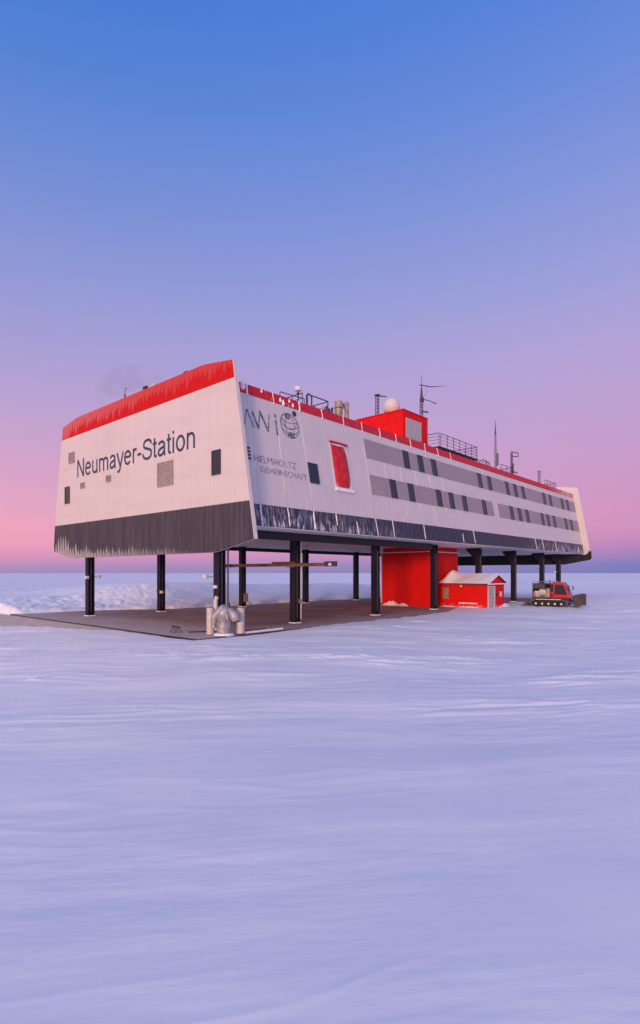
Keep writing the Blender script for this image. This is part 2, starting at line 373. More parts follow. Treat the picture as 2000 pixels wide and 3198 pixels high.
me = bpy.data.meshes.new('snow_ground')
nq = len(F); tri = np.stack([np.full(na, nr*na), np.arange(na), (np.arange(na)+1) % na], -1)
me.vertices.add(len(V)); me.vertices.foreach_set('co', V.ravel())
lp = np.concatenate([F.ravel(), tri.ravel()]); me.loops.add(len(lp)); me.loops.foreach_set('vertex_index', lp.astype(np.int32))
me.polygons.add(nq+na)
me.polygons.foreach_set('loop_start', np.concatenate([np.arange(nq)*4, nq*4+np.arange(na)*3]).astype(np.int32))
me.update(calc_edges=True); me.validate()
me.polygons.foreach_set('use_smooth', [True]*len(me.polygons))
me.materials.append(M['snow'])
g = bpy.data.objects.new('snow_ground', me); COL.objects.link(g); g['kind'] = 'structure'
if me.polygons[0].normal.z < 0: me.flip_normals()

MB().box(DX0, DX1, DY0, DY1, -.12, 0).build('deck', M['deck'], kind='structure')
MB().box(DX0-.03, DX0-.002, DY0-.03, DY1, -.35, -.012).build('deck_edge', M['darkbox'], kind='structure')
MB().box(DX0-.002, DX1, DY0-.03, DY0-.002, -.35, -.012).build('deck_edge', M['darkbox'], kind='structure')
MB().prism([(-3.05,5.2,-.16),(-3.05,40,-.16),(-22,40,-.16),(-8.6,19,-.16)], (0,0,.05)).build('apron', M['apron'], kind='structure')

# ------------------------------------------------------------------ station
L = 68.0; W = 27.9; TL = 2.008/(16.865-5.763); INS = .954
zA, zB, zC, zD, zE, zK = 16.865, 15.747, 8.067, 5.763, 5.058, 17.271
zR, zRb, zDb = 15.967, 15.312, 6.709
ye = lambda z: TL*(z-zD)
yw = lambda z: ye(z)+INS
CT = 1/math.sqrt(1+TL*TL)
ST = tag(empty('research_station', (L/2, W/2, 0)), 'long white and red polar research station raised on dark steel legs', 'building')
def P(name, mb, mat, par=None, **k):                  # part of the station, built in world coordinates
    o = mb.build(name, mat, par or ST, **k); o.matrix_parent_inverse = Matrix.Translation((-L/2, -W/2, 0)); return o
def sub(name, mb, mat, par, **k):
    o = mb.build(name, mat, par, **k); return o
# hull core
hb = .06
def sect(x, z0, z1, o=hb):
    return [(x, yw(z0)+o, z0), (x, W-yw(z0)-o, z0), (x, W-yw(z1)-o, z1), (x, yw(z1)+o, z1)]
P('hull', MB().prism(sect(.22, zDb+.02, zR-.25), (L-.44,0,0)), M['white_trim'])
# roof with snow
P('roof', MB().box(.25, L-.25, yw(zR)+.15, W-yw(zR)-.15, zR-.24, zR-.12), M['drift'])
# soffit panels
n = 17
for k in range(n):
    x0 = .3+k*(L-.6)/n; x1 = x0+(L-.6)/n-.05
    P('soffit_panel', MB().box(x0, x1, yw(zDb)+.1, W-yw(zDb)-.1, zDb-.06-.01*(k % 2), zDb-.005), M['soffit'])
# longitudinal girder near the front and rear
P('girder', MB().box(.5, 26.3, 3.3, 3.75, 6.08, zDb-.09), M['black'])
P('girder', MB().box(.5, L-.6, W-4.2, W-3.75, 6.25, zDb-.09), M['black'])
def wp(x, z, o): return (x, yw(z)-o/CT, z)            # point on the front wall, o metres proud
def wallbox(mb, x0, x1, z0, z1, o0, o1):
    return mb.hexa([wp(x0,z0,o1), wp(x1,z0,o1), wp(x1,z0,o0), wp(x0,z0,o0), wp(x0,z1,o1), wp(x1,z1,o1), wp(x1,z1,o0), wp(x0,z1,o0)])
SEAM0, BAY = 1.67, 2.45
seams = [.24] + [SEAM0+BAY*k for k in range(28) if SEAM0+BAY*k < L-.3] + [L-.24]
SW = P('side_wall', MB().prism([wp(.23, zDb+.02, 0), wp(.23, zR-.26, 0), (.23, yw(zR-.26)+.05, zR-.26), (.23, yw(zDb)+.05, zDb+.02)], (L-.46,0,0)), M['white_trim'])
for k in range(len(seams)-1):
    a, b = seams[k]+.012, seams[k+1]-.012
    if b-a < .1: continue
    j = random.uniform(-.006, .006)
    sub('wall_panel', wallbox(MB(), a, b, zC+.012, zRb-.012, .003, .05+j), M['white'], SW)
    sub('roof_edge_panel', wallbox(MB(), a, b, zRb+.0, zR, .003, .085+j), M['red_trim'], SW)
    # ribbed skirt panel
    mb = MB(); nr_ = max(1, round((b-a)/.6)); q = (b-a)/nr_
    wallbox(mb, a, b, zDb, zC, .003, .04+j)
    for i in range(nr_): wallbox(mb, a+q*i+.10, a+q*(i+1)-.10, zDb+.03, zC-.03, .04+j, .075+j)
    sub('skirt_panel', mb, M['skirt'], SW)
# ice streaks down the seams
for k, x in enumerate(seams[1:-1]):
    for (z0, z1, wd, pr) in ((zDb-.02, zC, .05, .105), (zRb-.1, zR+.03, .06, .115), (zC+.2, zRb-.2, .03, .062)):
        f_ = 1.0 if x < 27 else .55
        if z1 > 15 and x > 30: continue
        if z0 > 7.5 and z1 < 15.3 and (x > 34 or random.random() < .3): continue
        if z0 < 7 and x > 17 and random.random() < (.35 if x < 30 else .8): continue
        n = 14 if z0 > 7.5 and z1 < 15.3 else 9; mb = MB(); row = []
        za, zb = z0, z1
        if n == 14:
            za = z0+random.uniform(0, 3.0); zb = z1-random.uniform(0, 1.5)
        elif z0 < 7: za = z0+random.choice((0, 0, .1, .5)); zb = z1-random.choice((0, 0, 0, .4))
        off = random.uniform(-.06, .06)
        for i in range(n+1):
            z = za+(zb-za)*i/n; ww = wd*f_*random.uniform(.3, 1.15)*(.7 if z0 < 7 and x > 12 else 1)*(1.9 if k in (0, 2) and n != 14 else 1)
            if i in (0, n): ww *= .4
            off += random.uniform(-.02, .02)
            row.append([wp(x+off-ww, z, .05), wp(x+off-ww*.4, z, pr), wp(x+off+ww*.4, z, pr), wp(x+off+ww, z, .05)])
        mb.grid(row); sub('ice_streak', mb, M['ice'], SW)
# loose frost lumps on the red edge near the corner
for x, z, s in ((1.35,15.75,.28),(4.7,15.6,.16),(4.95,15.45,.2),(5.9,15.5,.15),(5.6,15.75,.13),(3.0,15.8,.12)):
    mb = MB(); 
    c = Vector(wp(x, z, .09)); mb.lathe([(.01,-s),(s*.5,-s*.8),(s*.7,-s*.2),(s*.45,s*.5),(s*.15,s*1.2)], c, 9); sub('frost_lump', mb, M['ice'], SW, smooth=True)
# window bands
upper = [18.82,21.27,23.72,33.52,35.97,40.87,43.32,45.77,53.12,55.57,60.47,62.92]
lower = [16.0,18.82,23.72,26.17,28.95,33.52,40.87,43.32,45.77,51.0,53.12,55.57,60.47,62.92]
def window(x0, x1, z0, z1, face='front'):
    f = MB(); t_ = .045
    if face == 'front':
        for q in ((x0,x1,z0,z0+t_),(x0,x1,z1-t_,z1),(x0,x0+t_,z0+t_,z1-t_),(x1-t_,x1,z0+t_,z1-t_)): wallbox(f, q[0], q[1], q[2], q[3], .052, .125)
        o = P('window', f, M['frame']); g_ = wallbox(MB(), x0+t_, x1-t_, z0+t_, z1-t_, .055, .078)
    else:
        for q in ((x0,x1,z0,z0+t_),(x0,x1,z1-t_,z1),(x0,x0+t_,z0+t_,z1-t_),(x1-t_,x1,z0+t_,z1-t_)): f.box(-.075, -.02, q[0], q[1], q[2], q[3])
        o = P('window', f, M['frame']); g_ = MB().box(-.045, -.022, x0+t_, x1-t_, z0+t_, z1-t_)
    sub('pane', g_, M['glass'], o); return o
for (z0, z1, ws, xs, xe) in ((13.05, 14.65, upper, 13.95, 67.6), (10.06, 11.67, lower, 14.0, 67.6)):
    cuts = []
    for wx in ws: cuts.append((wx+.72, wx+1.68))
    x = xs; pieces = []
    for a, b in cuts: pieces.append((x, a)); x = b
    pieces.append((x, xe))
    for a, b in pieces:
        # split pieces at the seams
        cs = [a]+[q for q in seams if a+.2 < q < b-.2]+[b]
        for k in range(len(cs)-1):
            if z0 < 12 and abs(cs[k]-35.97) < .3 and False: continue
            if z0 < 12 and 36.0 < (cs[k]+cs[k+1])/2 < 38.4:
                sub('band_panel', wallbox(MB(), cs[k]+.006, 37.0, z0, z1, .045, .085+random.uniform(-.004,.004)), M['band'], SW); continue
            sub('band_panel', wallbox(MB(), cs[k]+.006, cs[k+1]-.006, z0, z1, .045, .085+random.uniform(-.004,.004)), M['band'], SW)
    for a, b in cuts: window(a+.004, b-.004, z0, z1)
window(6.68, 7.66, 10.08, 11.55)
# red tarp door with frame and snowy sill
DR = P('loading_door', MB(), M['red_door']) if False else None
mb = MB(); rows = []
nx_, nz_ = 18, 24
for i in range(nz_+1):
    z = 10.16+(13.42-10.16)*i/nz_; r_ = []; v = i/nz_
    lo_ = .30*max(0, 1-v/.14)**2; hi_ = .30*max(0, 1-v/.16)**2+.34*max(0, (v-.80)/.20)**1.6
    for k in range(nx_+1):
        u = k/nx_
        bul = .075+.30*math.sin(u*math.pi)**.7*math.sin(min(1, .12+v*1.05)*math.pi*.93)**.6+.035*math.sin(u*13+v*2)*math.sin(u*math.pi)
        r_.append(wp(9.58+lo_+(11.30-9.58-lo_-hi_)*u, z, bul))
    rows.append(r_)
mb.grid(rows); DR = P('loading_door', mb, M['red_door'], smooth=True)
for q in ((9.42,9.52),(11.36,11.44)): sub('door_frame', wallbox(MB(), q[0], q[1], 10.1, 13.5, .052, .10), M['white_trim'], DR)
sub('lintel', wallbox(MB(), 9.42, 11.42, 13.50, 13.64, .052, .26), M['red_trim'], DR)
sub('door_recess', wallbox(MB(), 9.52, 11.36, 10.14, 13.5, .051, .066), M['white_trim'], DR)
sub('sill', wallbox(MB(), 9.36, 11.55, 9.82, 10.12, .052, .22), M['ice'], DR, bevel=.05)
sub('snow_cap', MB().tube([wp(9.6,13.40,.20), wp(10.2,13.38,.23), wp(10.8,13.40,.22), wp(11.25,13.25,.19)], [.04,.07,.05,.03], 7), M['ice'], DR, smooth=True)

# end walls: a plate standing proud of the hull all round
wE, wK = 3.814, 4.883
prof = [(0, zD), (wE, zE), (W-wE, zE), (W, zD), (W-ye(zA), zA), (W-wK, zK), (wK, zK), (ye(zA), zA)]
def zlow(y): 
    if y < wE: return zD+(zE-zD)*y/wE
    if y > W-wE: return zD+(zE-zD)*(W-y)/wE
    return zE
def ztop(y):
    if y < wK: return zA+(zK-zA)*(y-ye(zA))/(wK-ye(zA))
    if y > W-wK: return zA+(zK-zA)*(W-ye(zA)-y)/(wK-ye(zA))
    return zK
EW = P('end_wall', MB().prism([(0,y,z) for y, z in prof], (.2,0,0)), M['white_trim'])
def clad(name, zlo, zhi, mat, wid, prd, par):
    n = int(math.ceil(W/wid))
    for k in range(n):
        a, b = k*wid, min((k+1)*wid, W)
        # clip by the slanted sides: sample the band with the side lines
        pts = []
        def cl(y, z):       # clamp into the profile at height z
            m = ye(z)+.0; return min(max(y, m), W-m)
        lo = lambda y: max(zlo, zlow(y)); hi = lambda y: min(zhi, ztop(y))
        g_ = .012 if wid > .8 else .0005
        za0, za1, zb0, zb1 = lo(a), lo(b), hi(a), hi(b)
        p = [(cl(a+g_, za0), za0), (cl(b-g_, za1), za1), (cl(b-g_, zb1), zb1), (cl(a+g_, zb0), zb0)]
        if p[1][0]-p[0][0] < .02 and p[2][0]-p[3][0] < .02: continue
        if zb0-za0 < .03 and zb1-za1 < .03: continue
        mb = MB(); e_ = .22 if wid < .8 else .03
        j = random.uniform(0, .004)
        def lerp(q, r_, t_): return (q[0]+(r_[0]-q[0])*t_, q[1]+(r_[1]-q[1])*t_)
        bl, br, tr, tl = p
        i0, i1 = e_, 1-e_
        row0 = [(-.002,*bl), (-prd-j,*lerp(bl, br, i0)), (-prd-j,*lerp(bl, br, i1)), (-.002,*br)]
        row1 = [(-.002,*tl), (-prd-j,*lerp(tl, tr, i0)), (-prd-j,*lerp(tl, tr, i1)), (-.002,*tr)]
        mb.grid([row0, row1]); mb.poly([row0[0], row0[1], row0[2], row0[3]]); mb.poly(row1)
        sub(name, mb, mat, par)
clad('dark_cladding_panel', 0, zC-.004, M['end_dark'], RIB, .075, EW)
clad('white_cladding_panel', zC+.004, zB-.004, M['end_white'], 1.0, .018, EW)
clad('red_cladding_panel', zB+.004, 99, M['end_red'], RIB, .045, EW)
# edge strip
e = MB(); e.prism([(-.03, -.02, zD), (-.03, ye(zA)-.02, zA), (-.03, ye(zA)-.07, zA), (-.03, -.07, zD)], (.26,0,0)); sub('edge_strip', e, M['white_trim'], EW)
e = MB(); e.prism([(-.03, W+.02, zD), (-.03, W-ye(zA)+.02, zA), (-.03, W-ye(zA)+.07, zA), (-.03, W+.07, zD)], (.26,0,0)); sub('edge_strip', e, M['ice'], EW)
# far end wall
FW = P('end_wall', MB().prism([(L-.2,y,z) for y, z in prof], (.2,0,0)), M['white_trim'])
zb = 7.05
sub('lower_panel', MB().prism([(L-.24, y, z) for y, z in [(.0, zD+.25), (.05, zb+.0), (.9, zb-.55), (1.6,zDb-.1), (W-1.6,zDb-.1), (W-.05, zb), (W, zD), (W-wE, zE), (wE, zE), (.12, zD-.02)]], (.038,0,0)), M['black'], FW)
for y0, y1 in ((wE, W/2), (W/2, W-wE)):
    sub('bottom_flange', MB().box(L-1.1, L-.24, y0, y1, zE-.02, zE+.1), M['black'], FW)
sub('edge_post', MB().prism([(L-.45, .02, zb-.5), (L-.45, .25, zb+.1), (L-.45, .5, zb-.4), (L-.45,.4,zb-1.0)], (.2,0,0)), M['black'], FW)

# lettering
def text_mesh(body, name, width, height_ref, ext, mat, parent, mtx):
    cu = bpy.data.curves.new(name, 'FONT'); cu.body = body; cu.extrude = ext; cu.resolution_u = 3
    o = bpy.data.objects.new(name, cu); COL.objects.link(o)
    dg = bpy.context.evaluated_depsgraph_get(); me_ = bpy.data.meshes.new_from_object(o.evaluated_get(dg))
    bpy.data.objects.remove(o); bpy.data.curves.remove(cu)
    c = np.array([v.co[:] for v in me_.vertices]); lo_, hi_ = c.min(0), c.max(0)
    capz = height_ref                                    # (units of cap height above baseline in font, wanted height)
    for v in me_.vertices:
        x, y, z = v.co
        v.co = mtx @ Vector(((x-lo_[0])/(hi_[0]-lo_[0])*width, y*capz, z))
    me_.name = name; me_.materials.clear(); me_.materials.append(mat)
    q = bpy.data.objects.new(name, me_); COL.objects.link(q); q.parent = parent; return q
def ell(cx, cy, rx, ry, a0, a1, n=18): return [(cx+rx*math.cos(R(a0+(a1-a0)*k/n)), cy+ry*math.sin(R(a0+(a1-a0)*k/n))) for k in range(n+1)]
def cat(p, n=4):
    q = [p[0]]+list(p)+[p[-1]]; out = []
    for i in range(1, len(q)-2):
        for k in range(n):
            t_ = k/n; out.append(tuple(.5*((2*q[i][c])+(-q[i-1][c]+q[i+1][c])*t_+(2*q[i-1][c]-5*q[i][c]+4*q[i+1][c]-q[i+2][c])*t_**2+(-q[i-1][c]+3*q[i][c]-3*q[i+1][c]+q[i+2][c])*t_**3) for c in (0,1)))
    return out+[p[-1]]
GL = {'N': (.722, [[(.12,0),(.12,.716)],[(.13,.70),(.60,.016)],[(.61,0),(.61,.716)]]),
 'e': (.556, [[(.08,.285),(.47,.285)], ell(.278,.26,.2,.226,6,322,26)]),
 'u': (.556, [[(.11,.519),(.11,.19)]+ell(.272,.185,.162,.148,180,350,12), [(.445,0),(.445,.519)]]),
 'n': (.556, [[(.11,0),(.11,.519)], ell(.278,.33,.167,.146,170,0,12)+[(.445,0)]]),
 'm': (.833, [[(.11,0),(.11,.519)], ell(.263,.34,.153,.136,170,0,12)+[(.416,0)], ell(.569,.34,.153,.136,170,0,12)+[(.722,0)]]),
 'a': (.556, [ell(.262,.36,.168,.118,165,0,12)+[(.43,.10),(.455,.0)], cat([(.43,.31),(.30,.275),(.16,.24),(.088,.16),(.105,.075),(.2,.036),(.32,.07),(.43,.18)])]),
 'y': (.5, [[(.03,.519),(.25,.03)], cat([(.47,.519),(.35,.22),(.25,-.05),(.20,-.14),(.14,-.168),(.06,-.16)])]),
 'r': (.333, [[(.11,0),(.11,.519)], cat([(.11,.33),(.145,.43),(.21,.475),(.325,.462)])]),
 '-': (.333, [[(.04,.26),(.29,.26)]]),
 'S': (.667, [cat([(.58,.52),(.56,.60),(.47,.66),(.33,.672),(.19,.64),(.125,.54),(.15,.45),(.27,.395),(.42,.355),(.56,.3),(.595,.2),(.545,.1),(.42,.045),(.30,.043),(.16,.08),(.09,.16),(.075,.23)])]),
 't': (.278, [[(.13,.66),(.13,.12)]+ell(.19,.11,.06,.066,180,280,6)+[(.26,.046)], [(.02,.482),(.25,.482)]]),
 'i': (.222, [[(.11,0),(.11,.519)],[(.11,.62),(.11,.716)]]),
 'o': (.556, [ell(.278,.26,.2,.226,0,360,28)])}
def ribbon(mb, pts, wd, fn, d0, d1):
    n = len(pts); closed = math.dist(pts[0], pts[-1]) < 1e-6; Lf = []; Rt = []
    for i in range(n):
        if closed: p0, p1 = pts[(i-1) % (n-1)], pts[(i+1) % (n-1)]
        else: p0, p1 = pts[max(i-1, 0)], pts[min(i+1, n-1)]
        d = Vector((p1[0]-p0[0], p1[1]-p0[1])).normalized(); nn = Vector((-d.y, d.x))*wd/2
        Lf.append((pts[i][0]+nn.x, pts[i][1]+nn.y)); Rt.append((pts[i][0]-nn.x, pts[i][1]-nn.y))
    rows = [[fn(*Lf[i], d0), fn(*Lf[i], d1), fn(*Rt[i], d1), fn(*Rt[i], d0)] for i in range(n)]
    mb.grid(rows)
    if not closed: mb.poly(rows[0]); mb.poly(rows[-1])
pen = 0; EMW = 17.37/8.0; EMH = 1.54/.716
for ch in 'Neumayer-Station':
    adv, strokes = GL[ch]; mb = MB()
    for q, st in enumerate(strokes):
        ribbon(mb, st, .088, lambda x_, z_, d_: (-.021-d_, 22.94+.12*EMW-(pen+x_)*EMW, 12.03+z_*EMH), 0, .012+.002*q)
    sub('letter', mb, M['letter'], EW); pen += adv
def wmt(x, z, o): 
    p = wp(x, z, o); return Matrix(((1,0,0,p[0]),(0,TL*CT,-CT,p[1]),(0,CT,TL*CT,p[2]),(0,0,0,1)))
text_mesh('HELMHOLTZ', 'side_lettering', 3.85, .46/.73, .006, M['worn'], SW, wmt(1.62, 10.86, .062))['label'] = 'worn upper line of grey lettering'
text_mesh('GEMEINSCHAFT', 'side_lettering', 4.35, .42/.73, .006, M['worn'], SW, wmt(2.07, 10.20, .062))['label'] = 'worn lower line of grey lettering'
# logo: slanted strokes of the letters, dot and globe
def stroke(mb, pts, wd, o=.058, th=.008):
    for (xa, za), (xb, zb_) in zip(pts[:-1], pts[1:]):
        d = Vector((xb-xa, zb_-za)); nn = Vector((-d.y, d.x)).normalized()*wd/2
        q = [(xa+nn.x, za+nn.y), (xb+nn.x, zb_+nn.y), (xb-nn.x, zb_-nn.y), (xa-nn.x, za-nn.y)]
        mb.hexa([wp(a, b, o) for a, b in q]+[wp(a, b, o+th) for a, b in q])
for pts, wd in (([(1.15,13.15),(1.5,14.25)],.10), ([(1.5,14.25),(1.95,13.1)],.15), ([(1.95,14.2),(2.35,13.12)],.15), ([(2.35,13.12),(2.62,14.3)],.08), ([(2.62,14.38),(3.2,13.1)],.17), ([(3.2,13.1),(3.45,14.28)],.09), ([(4.02,13.0),(4.02,14.05)],.14), ([(4.02,14.22),(4.02,14.46)],.15)):
    mb = MB(); stroke(mb, pts, wd); sub('logo_stroke', mb, M['worn' if pts[0][0] < 1.9 else 'logo'], SW)
gc = (5.36, 13.93); gr_ = .88
def disc(cx, cz, rx, rz, n=16, o=.058, th=.012):
    mb = MB(); q = [(cx+rx*math.cos(2*math.pi*k/n), cz+rz*math.sin(2*math.pi*k/n)) for k in range(n)]
    return mb.prism([wp(a, b, o) for a, b in q], Vector(wp(0,0,th))-Vector(wp(0,0,0)))
mb = MB()
circ = lambda rx, rz, a0=0, a1=360, n=28, ox=0, oz=0: [(gc[0]+ox+rx*math.cos(R(a0+(a1-a0)*k/n)), gc[1]+oz+rz*math.sin(R(a0+(a1-a0)*k/n))) for k in range(n+1)]
stroke(mb, circ(gr_, gr_), .07); stroke(mb, circ(.42, gr_), .05); stroke(mb, circ(.75, gr_, 200, 340, 14, 0, .62), .05); stroke(mb, circ(.8, .3, 180, 360, 14, 0, .1), .05); stroke(mb, circ(.7, .3, 180, 360, 12, 0, -.3), .05)
stroke(mb, circ(.75, .3, 180, 360, 12, 0, .5), .05)
sub('logo_globe', mb, M['logo'], SW)
sub('logo_globe_cap', disc(gc[0]-.12, gc[1]+.66, .26, .24), M['logo'], SW); sub('logo_globe_cap', disc(gc[0]+.02, gc[1]-.68, .34, .24), M['logo'], SW); sub('logo_dot', disc(5.98, 14.93, .20, .20), M['letter'], SW)
for k in range(4):
    mb = MB(); stroke(mb, [(.75,11.45-k*.22), (1.1,11.62-k*.22), (1.36,11.66-k*.23)], .15); sub('logo_bar', mb, M['letter'], SW)

# end wall openings
window(3.10, 4.03, 9.95, 11.53, 'end'); window(24.50, 25.48, 9.92, 11.44, 'end')
def louvre(y0, y1, z0, z1, n):
    f = MB(); t_ = .06
    for q in ((y0,y1,z0,z0+t_),(y0,y1,z1-t_,z1),(y0,y0+t_,z0+t_,z1-t_),(y1-t_,y1,z0+t_,z1-t_)): f.box(-.09, -.02, *q)
    o = P('louvre', f, M['tan'])
    for k in range(n):
        z = z0+t_+(z1-z0-2*t_)*(k+.5)/n; h_ = (z1-z0-2*t_)/n
        sub('slat', MB().hexa([(-.085,y0+t_,z-h_*.5),(-.025,y0+t_,z+h_*.1),(-.025,y1-t_,z+h_*.1),(-.085,y1-t_,z-h_*.5),(-.085,y0+t_,z-h_*.3),(-.025,y0+t_,z+h_*.3),(-.025,y1-t_,z+h_*.3),(-.085,y1-t_,z-h_*.3)]), M['tan'], o)
louvre(8.36, 10.31, 9.87, 11.56, 9); louvre(23.55, 24.65, 13.42, 14.38, 5); louvre(21.63, 22.38, 11.0, 11.48, 3); louvre(17.08, 17.85, 11.06, 11.56, 3)

# legs
LX = [.725, 7.76, 17.96, 28.16, 38.36, 48.56, 58.76, 65.8]; LY = (4.21, 22.27)
def leg(x, y, s):
    h = .28; mb = MB(); zt = 6.62
    mb.box(x-h, x-h+.07, y-h, y+h, .06, zt); mb.box(x+h-.07, x+h, y-h, y+h, .06, zt); mb.box(x-h+.07, x+h-.07, y-h+.13, y+h-.13, .06, zt)
    o = P('leg', mb, M['leg'])
    sub('base_plate', MB().box(x-.34, x+.34, y-.34, y+.34, .0, .08), M['ice'], o)
    # inclined head bracket under the platform, reaching inwards
    if s > 0 and x > 30: sub('head_bracket', MB().prism([(x-.26, y-.24*s, 6.0), (x-.26, y+.24*s, 5.25), (x-.26, y+1.4*s, 6.4), (x-.26, y+1.4*s, zt-.02), (x-.26, y-.24*s, zt-.02)], (.52,0,0)), M['leg'], o)
    for zc in (.32, 5.7): sub('flange', MB().box(x-.31, x+.31, y-.31, y+.31, zc, zc+.07), M['leg'], o)
    sub('ram', MB().tube([(x, y-.23, .4), (x, y-.23, 5.7)], .07, 8), M['navy'], o, smooth=True)
    sub('guide_rail', MB().box(x+h+.03, x+h+.11, y-.06, y+.06, .3, 6.2), M['grey'], o)
    return o
legs = {}
for i, x in enumerate(LX):
    for j, y in enumerate(LY): legs[i, j] = leg(x, y, 1 if j == 0 else -1)
def lampbox(o, x, y, z, dx, dy):
    mb = MB(); mb.tube([(x,y,z),(x+dx*.6,y+dy*.6,z)], .03, 6); sub('lamp_arm', mb, M['grey'], o)
    sub('floodlight', MB().box(x+dx-.14, x+dx+.14, y+dy-.14, y+dy+.14, z-.12, z+.14), M['lamp'], o, bevel=.03)
lampbox(legs[0,1], LX[0]+.28, LY[1], 3.4, .45, -.2); lampbox(legs[0,1], LX[0]-.28, LY[1]-.1, 3.35, -.1, -.15)
lampbox(legs[0,0], LX[0]-.28, LY[0]+.2, 3.5, -.25, .55); lampbox(legs[1,1], LX[1]-.2, LY[1]-.28, 1.9, 0, -.12)
lampbox(legs[5,0], LX[5]+.28, LY[0], 2.6, .3, -.3); lampbox(legs[7,0], LX[7]-.28, LY[0], 3.9, -.35, .3)
sub('junction_box', MB().box(LX[0]-.40, LX[0]-.282, LY[0]-.15, LY[0]+.15, 2.75, 2.95), M['lamp'], legs[0,0])
sub('pipe', MB().tube([(LX[0]-.43, LY[0]-.15, .1), (LX[0]-.43, LY[0]-.15, 2.0), (LX[0]-.33, LY[0]-.15, 2.2)], .14, 10), M['pale_metal'], legs[0,0], smooth=True)
sub('cable_box', MB().box(LX[1]+.08, LX[1]+.26, LY[0]-.42, LY[0]-.282, 1.5, 1.8), M['grey'], legs[1,0])
sub('drain_pipe', MB().tube([(LX[1]+.33, LY[0]-.30, .3), (LX[1]+.33, LY[0]-.30, 6.1)], .05, 8), M['pale_metal'], legs[1,0], smooth=True)
sub('drain_pipe', MB().tube([(LX[0]+.62, LY[0]-.1, .2), (LX[0]+.62, LY[0]-.1, 5.6)], .06, 8), M['grey'], legs[0,0], smooth=True)
sub('sign_board', MB().box(LX[2]-.1, LX[2]+.5, LY[1]-.38, LY[1]-.285, .55, 1.5), M['beige_drum'], legs[2,1])

# wooden crane beam beside the second leg
cb = tag(empty('crane_beam', (7.15, 4.2, 4.35)), 'long brown wooden beam held level under the platform beside a front leg', 'beam')
def C(name, mb, mat, par, base, **k):
    o = mb.build(name, mat, par, **k); o.matrix_parent_inverse = Matrix.Translation([-q for q in base]); return o
bb = (7.15, 4.2, 4.35)
C('plank', MB().box(7.02, 7.28, .6, 11.6, 4.22, 4.46), M['wood'], cb, bb, bevel=.02)
C('packing_plank', MB().box(7.04, 7.26, 3.7, 6.0, 4.462, 4.58), M['wood'], cb, bb, bevel=.015)
C('end_fitting', MB().box(7.0, 7.30, -.3, .65, 4.20, 4.55), M['darkbox'], cb, bb, bevel=.02)
C('end_fitting', MB().box(6.98, 7.32, 10.7, 11.75, 4.20, 4.47), M['darkbox'], cb, bb, bevel=.02)
C('clamp', MB().box(6.99, 7.478, 3.95, 4.45, 4.16, 4.21), M['grey'], cb, bb)
C('eye_plate', MB().box(6.99, 7.01, .0, .25, 4.25, 4.42), M['lamp'], cb, bb)

# ------------------------------------------------------------------ roof parts and things
def railing(path, z0, z1, name='railing', r=.035, posts=1.4, mids=2, parent=None):
    mb = MB(); path = [Vector((x, y, 0)) for x, y in path]
    for a, b in zip(path[:-1], path[1:]):
        ln_ = (b-a).length; n = max(1, round(ln_/posts))
        for m in range(mids+1):
            z = z1-(z1-z0)*m/(mids+1); mb.tube([(a.x,a.y,z),(b.x,b.y,z)], r if m == 0 else r*.6, 6)
        for k in range(n+1):
            q = a+(b-a)*k/n; mb.tube([(q.x,q.y,z0-.6),(q.x,q.y,z1+.02)], r, 6)
    return P(name, mb, M['rail'])
rz0 = zR-.12
railing([(8.1,3.25),(10.4,3.25)], 16.2, 16.98, mids=0, posts=2.3, r=.045); railing([(10.4,3.25),(10.4,6),(8.1,6)], 16.2, 16.95, mids=1, r=.04)
railing([(5.6,3.6),(7.9,3.4)], 16.1, 16.62, mids=0, posts=1.1); railing([(7.6,3.3),(7.6,6.0)], 16.2, 16.95, mids=1, posts=1.3)
o = P('hatch_hoop', MB().tube([(8.05,3.3,15.9),(8.05,3.3,16.9),(8.2,3.3,17.05),(8.45,3.3,17.02),(8.6,3.3,16.9),(8.6,3.3,15.9)], .06, 7), M['rail'], smooth=True)
P('walkway', MB().box(27.3, 36.0, 3.1, 6.1, 16.32, 16.46), M['black'])
railing([(29.9,6.0),(27.4,6.0),(27.4,3.2)], 16.5, 17.8, mids=3); railing([(27.75,3.2),(35.8,3.2),(35.8,6.0)], 16.5, 17.8, mids=3)
railing([(43.2,3.6),(46.6,3.6)], 16.2, 17.05, mids=1); railing([(46.6,3.6),(46.6,6.2)], 16.2, 17.05, mids=1)
railing([(58.2,3.6),(62.8,3.6)], 16.1, 17.05, mids=1, posts=1.1); railing([(62.8,3.6),(62.8,6.0),(58.2,6.0)], 16.1, 17.05, mids=1)
# red roof cabin
RCB = P('roof_cabin', MB().box(22.1, 26.4, 4.0, 9.6, rz0, 19.1), M['red'])
sub('eave_strip', MB().box(22.02, 26.48, 3.93, 9.68, 19.1, 19.2), M['red'], RCB)
sub('grey_panel_frame', MB().box(22.36, 25.30, 3.93, 3.99, 16.5, 18.5), M['red'], RCB)
for k in range(9):
    a = 22.42+k*(25.24-22.42)/9; sub('grey_panel', MB().box(a, a+.30, 3.90, 3.95, 16.55, 18.45), M['greypanel'], RCB)
sub('corner_post', MB().box(26.15, 26.46, 3.94, 3.99, 16.0, 19.08), M['red_trim'], RCB)
def thing(name, label, cat, base, group=None): return tag(empty(name, base), label, cat, group)
b = (24.75, 7.1, 19.2); rd = thing('radome', 'round cream radome standing on the red roof cabin', 'radome', b)
C('shell', MB().lathe([(.62,.0),(.80,.25),(.86,.6),(.80,.95),(.66,1.22),(.46,1.40),(.24,1.50),(.02,1.53)], (b[0],b[1],b[2]+.75), 32), M['radome'], rd, b, smooth=True)
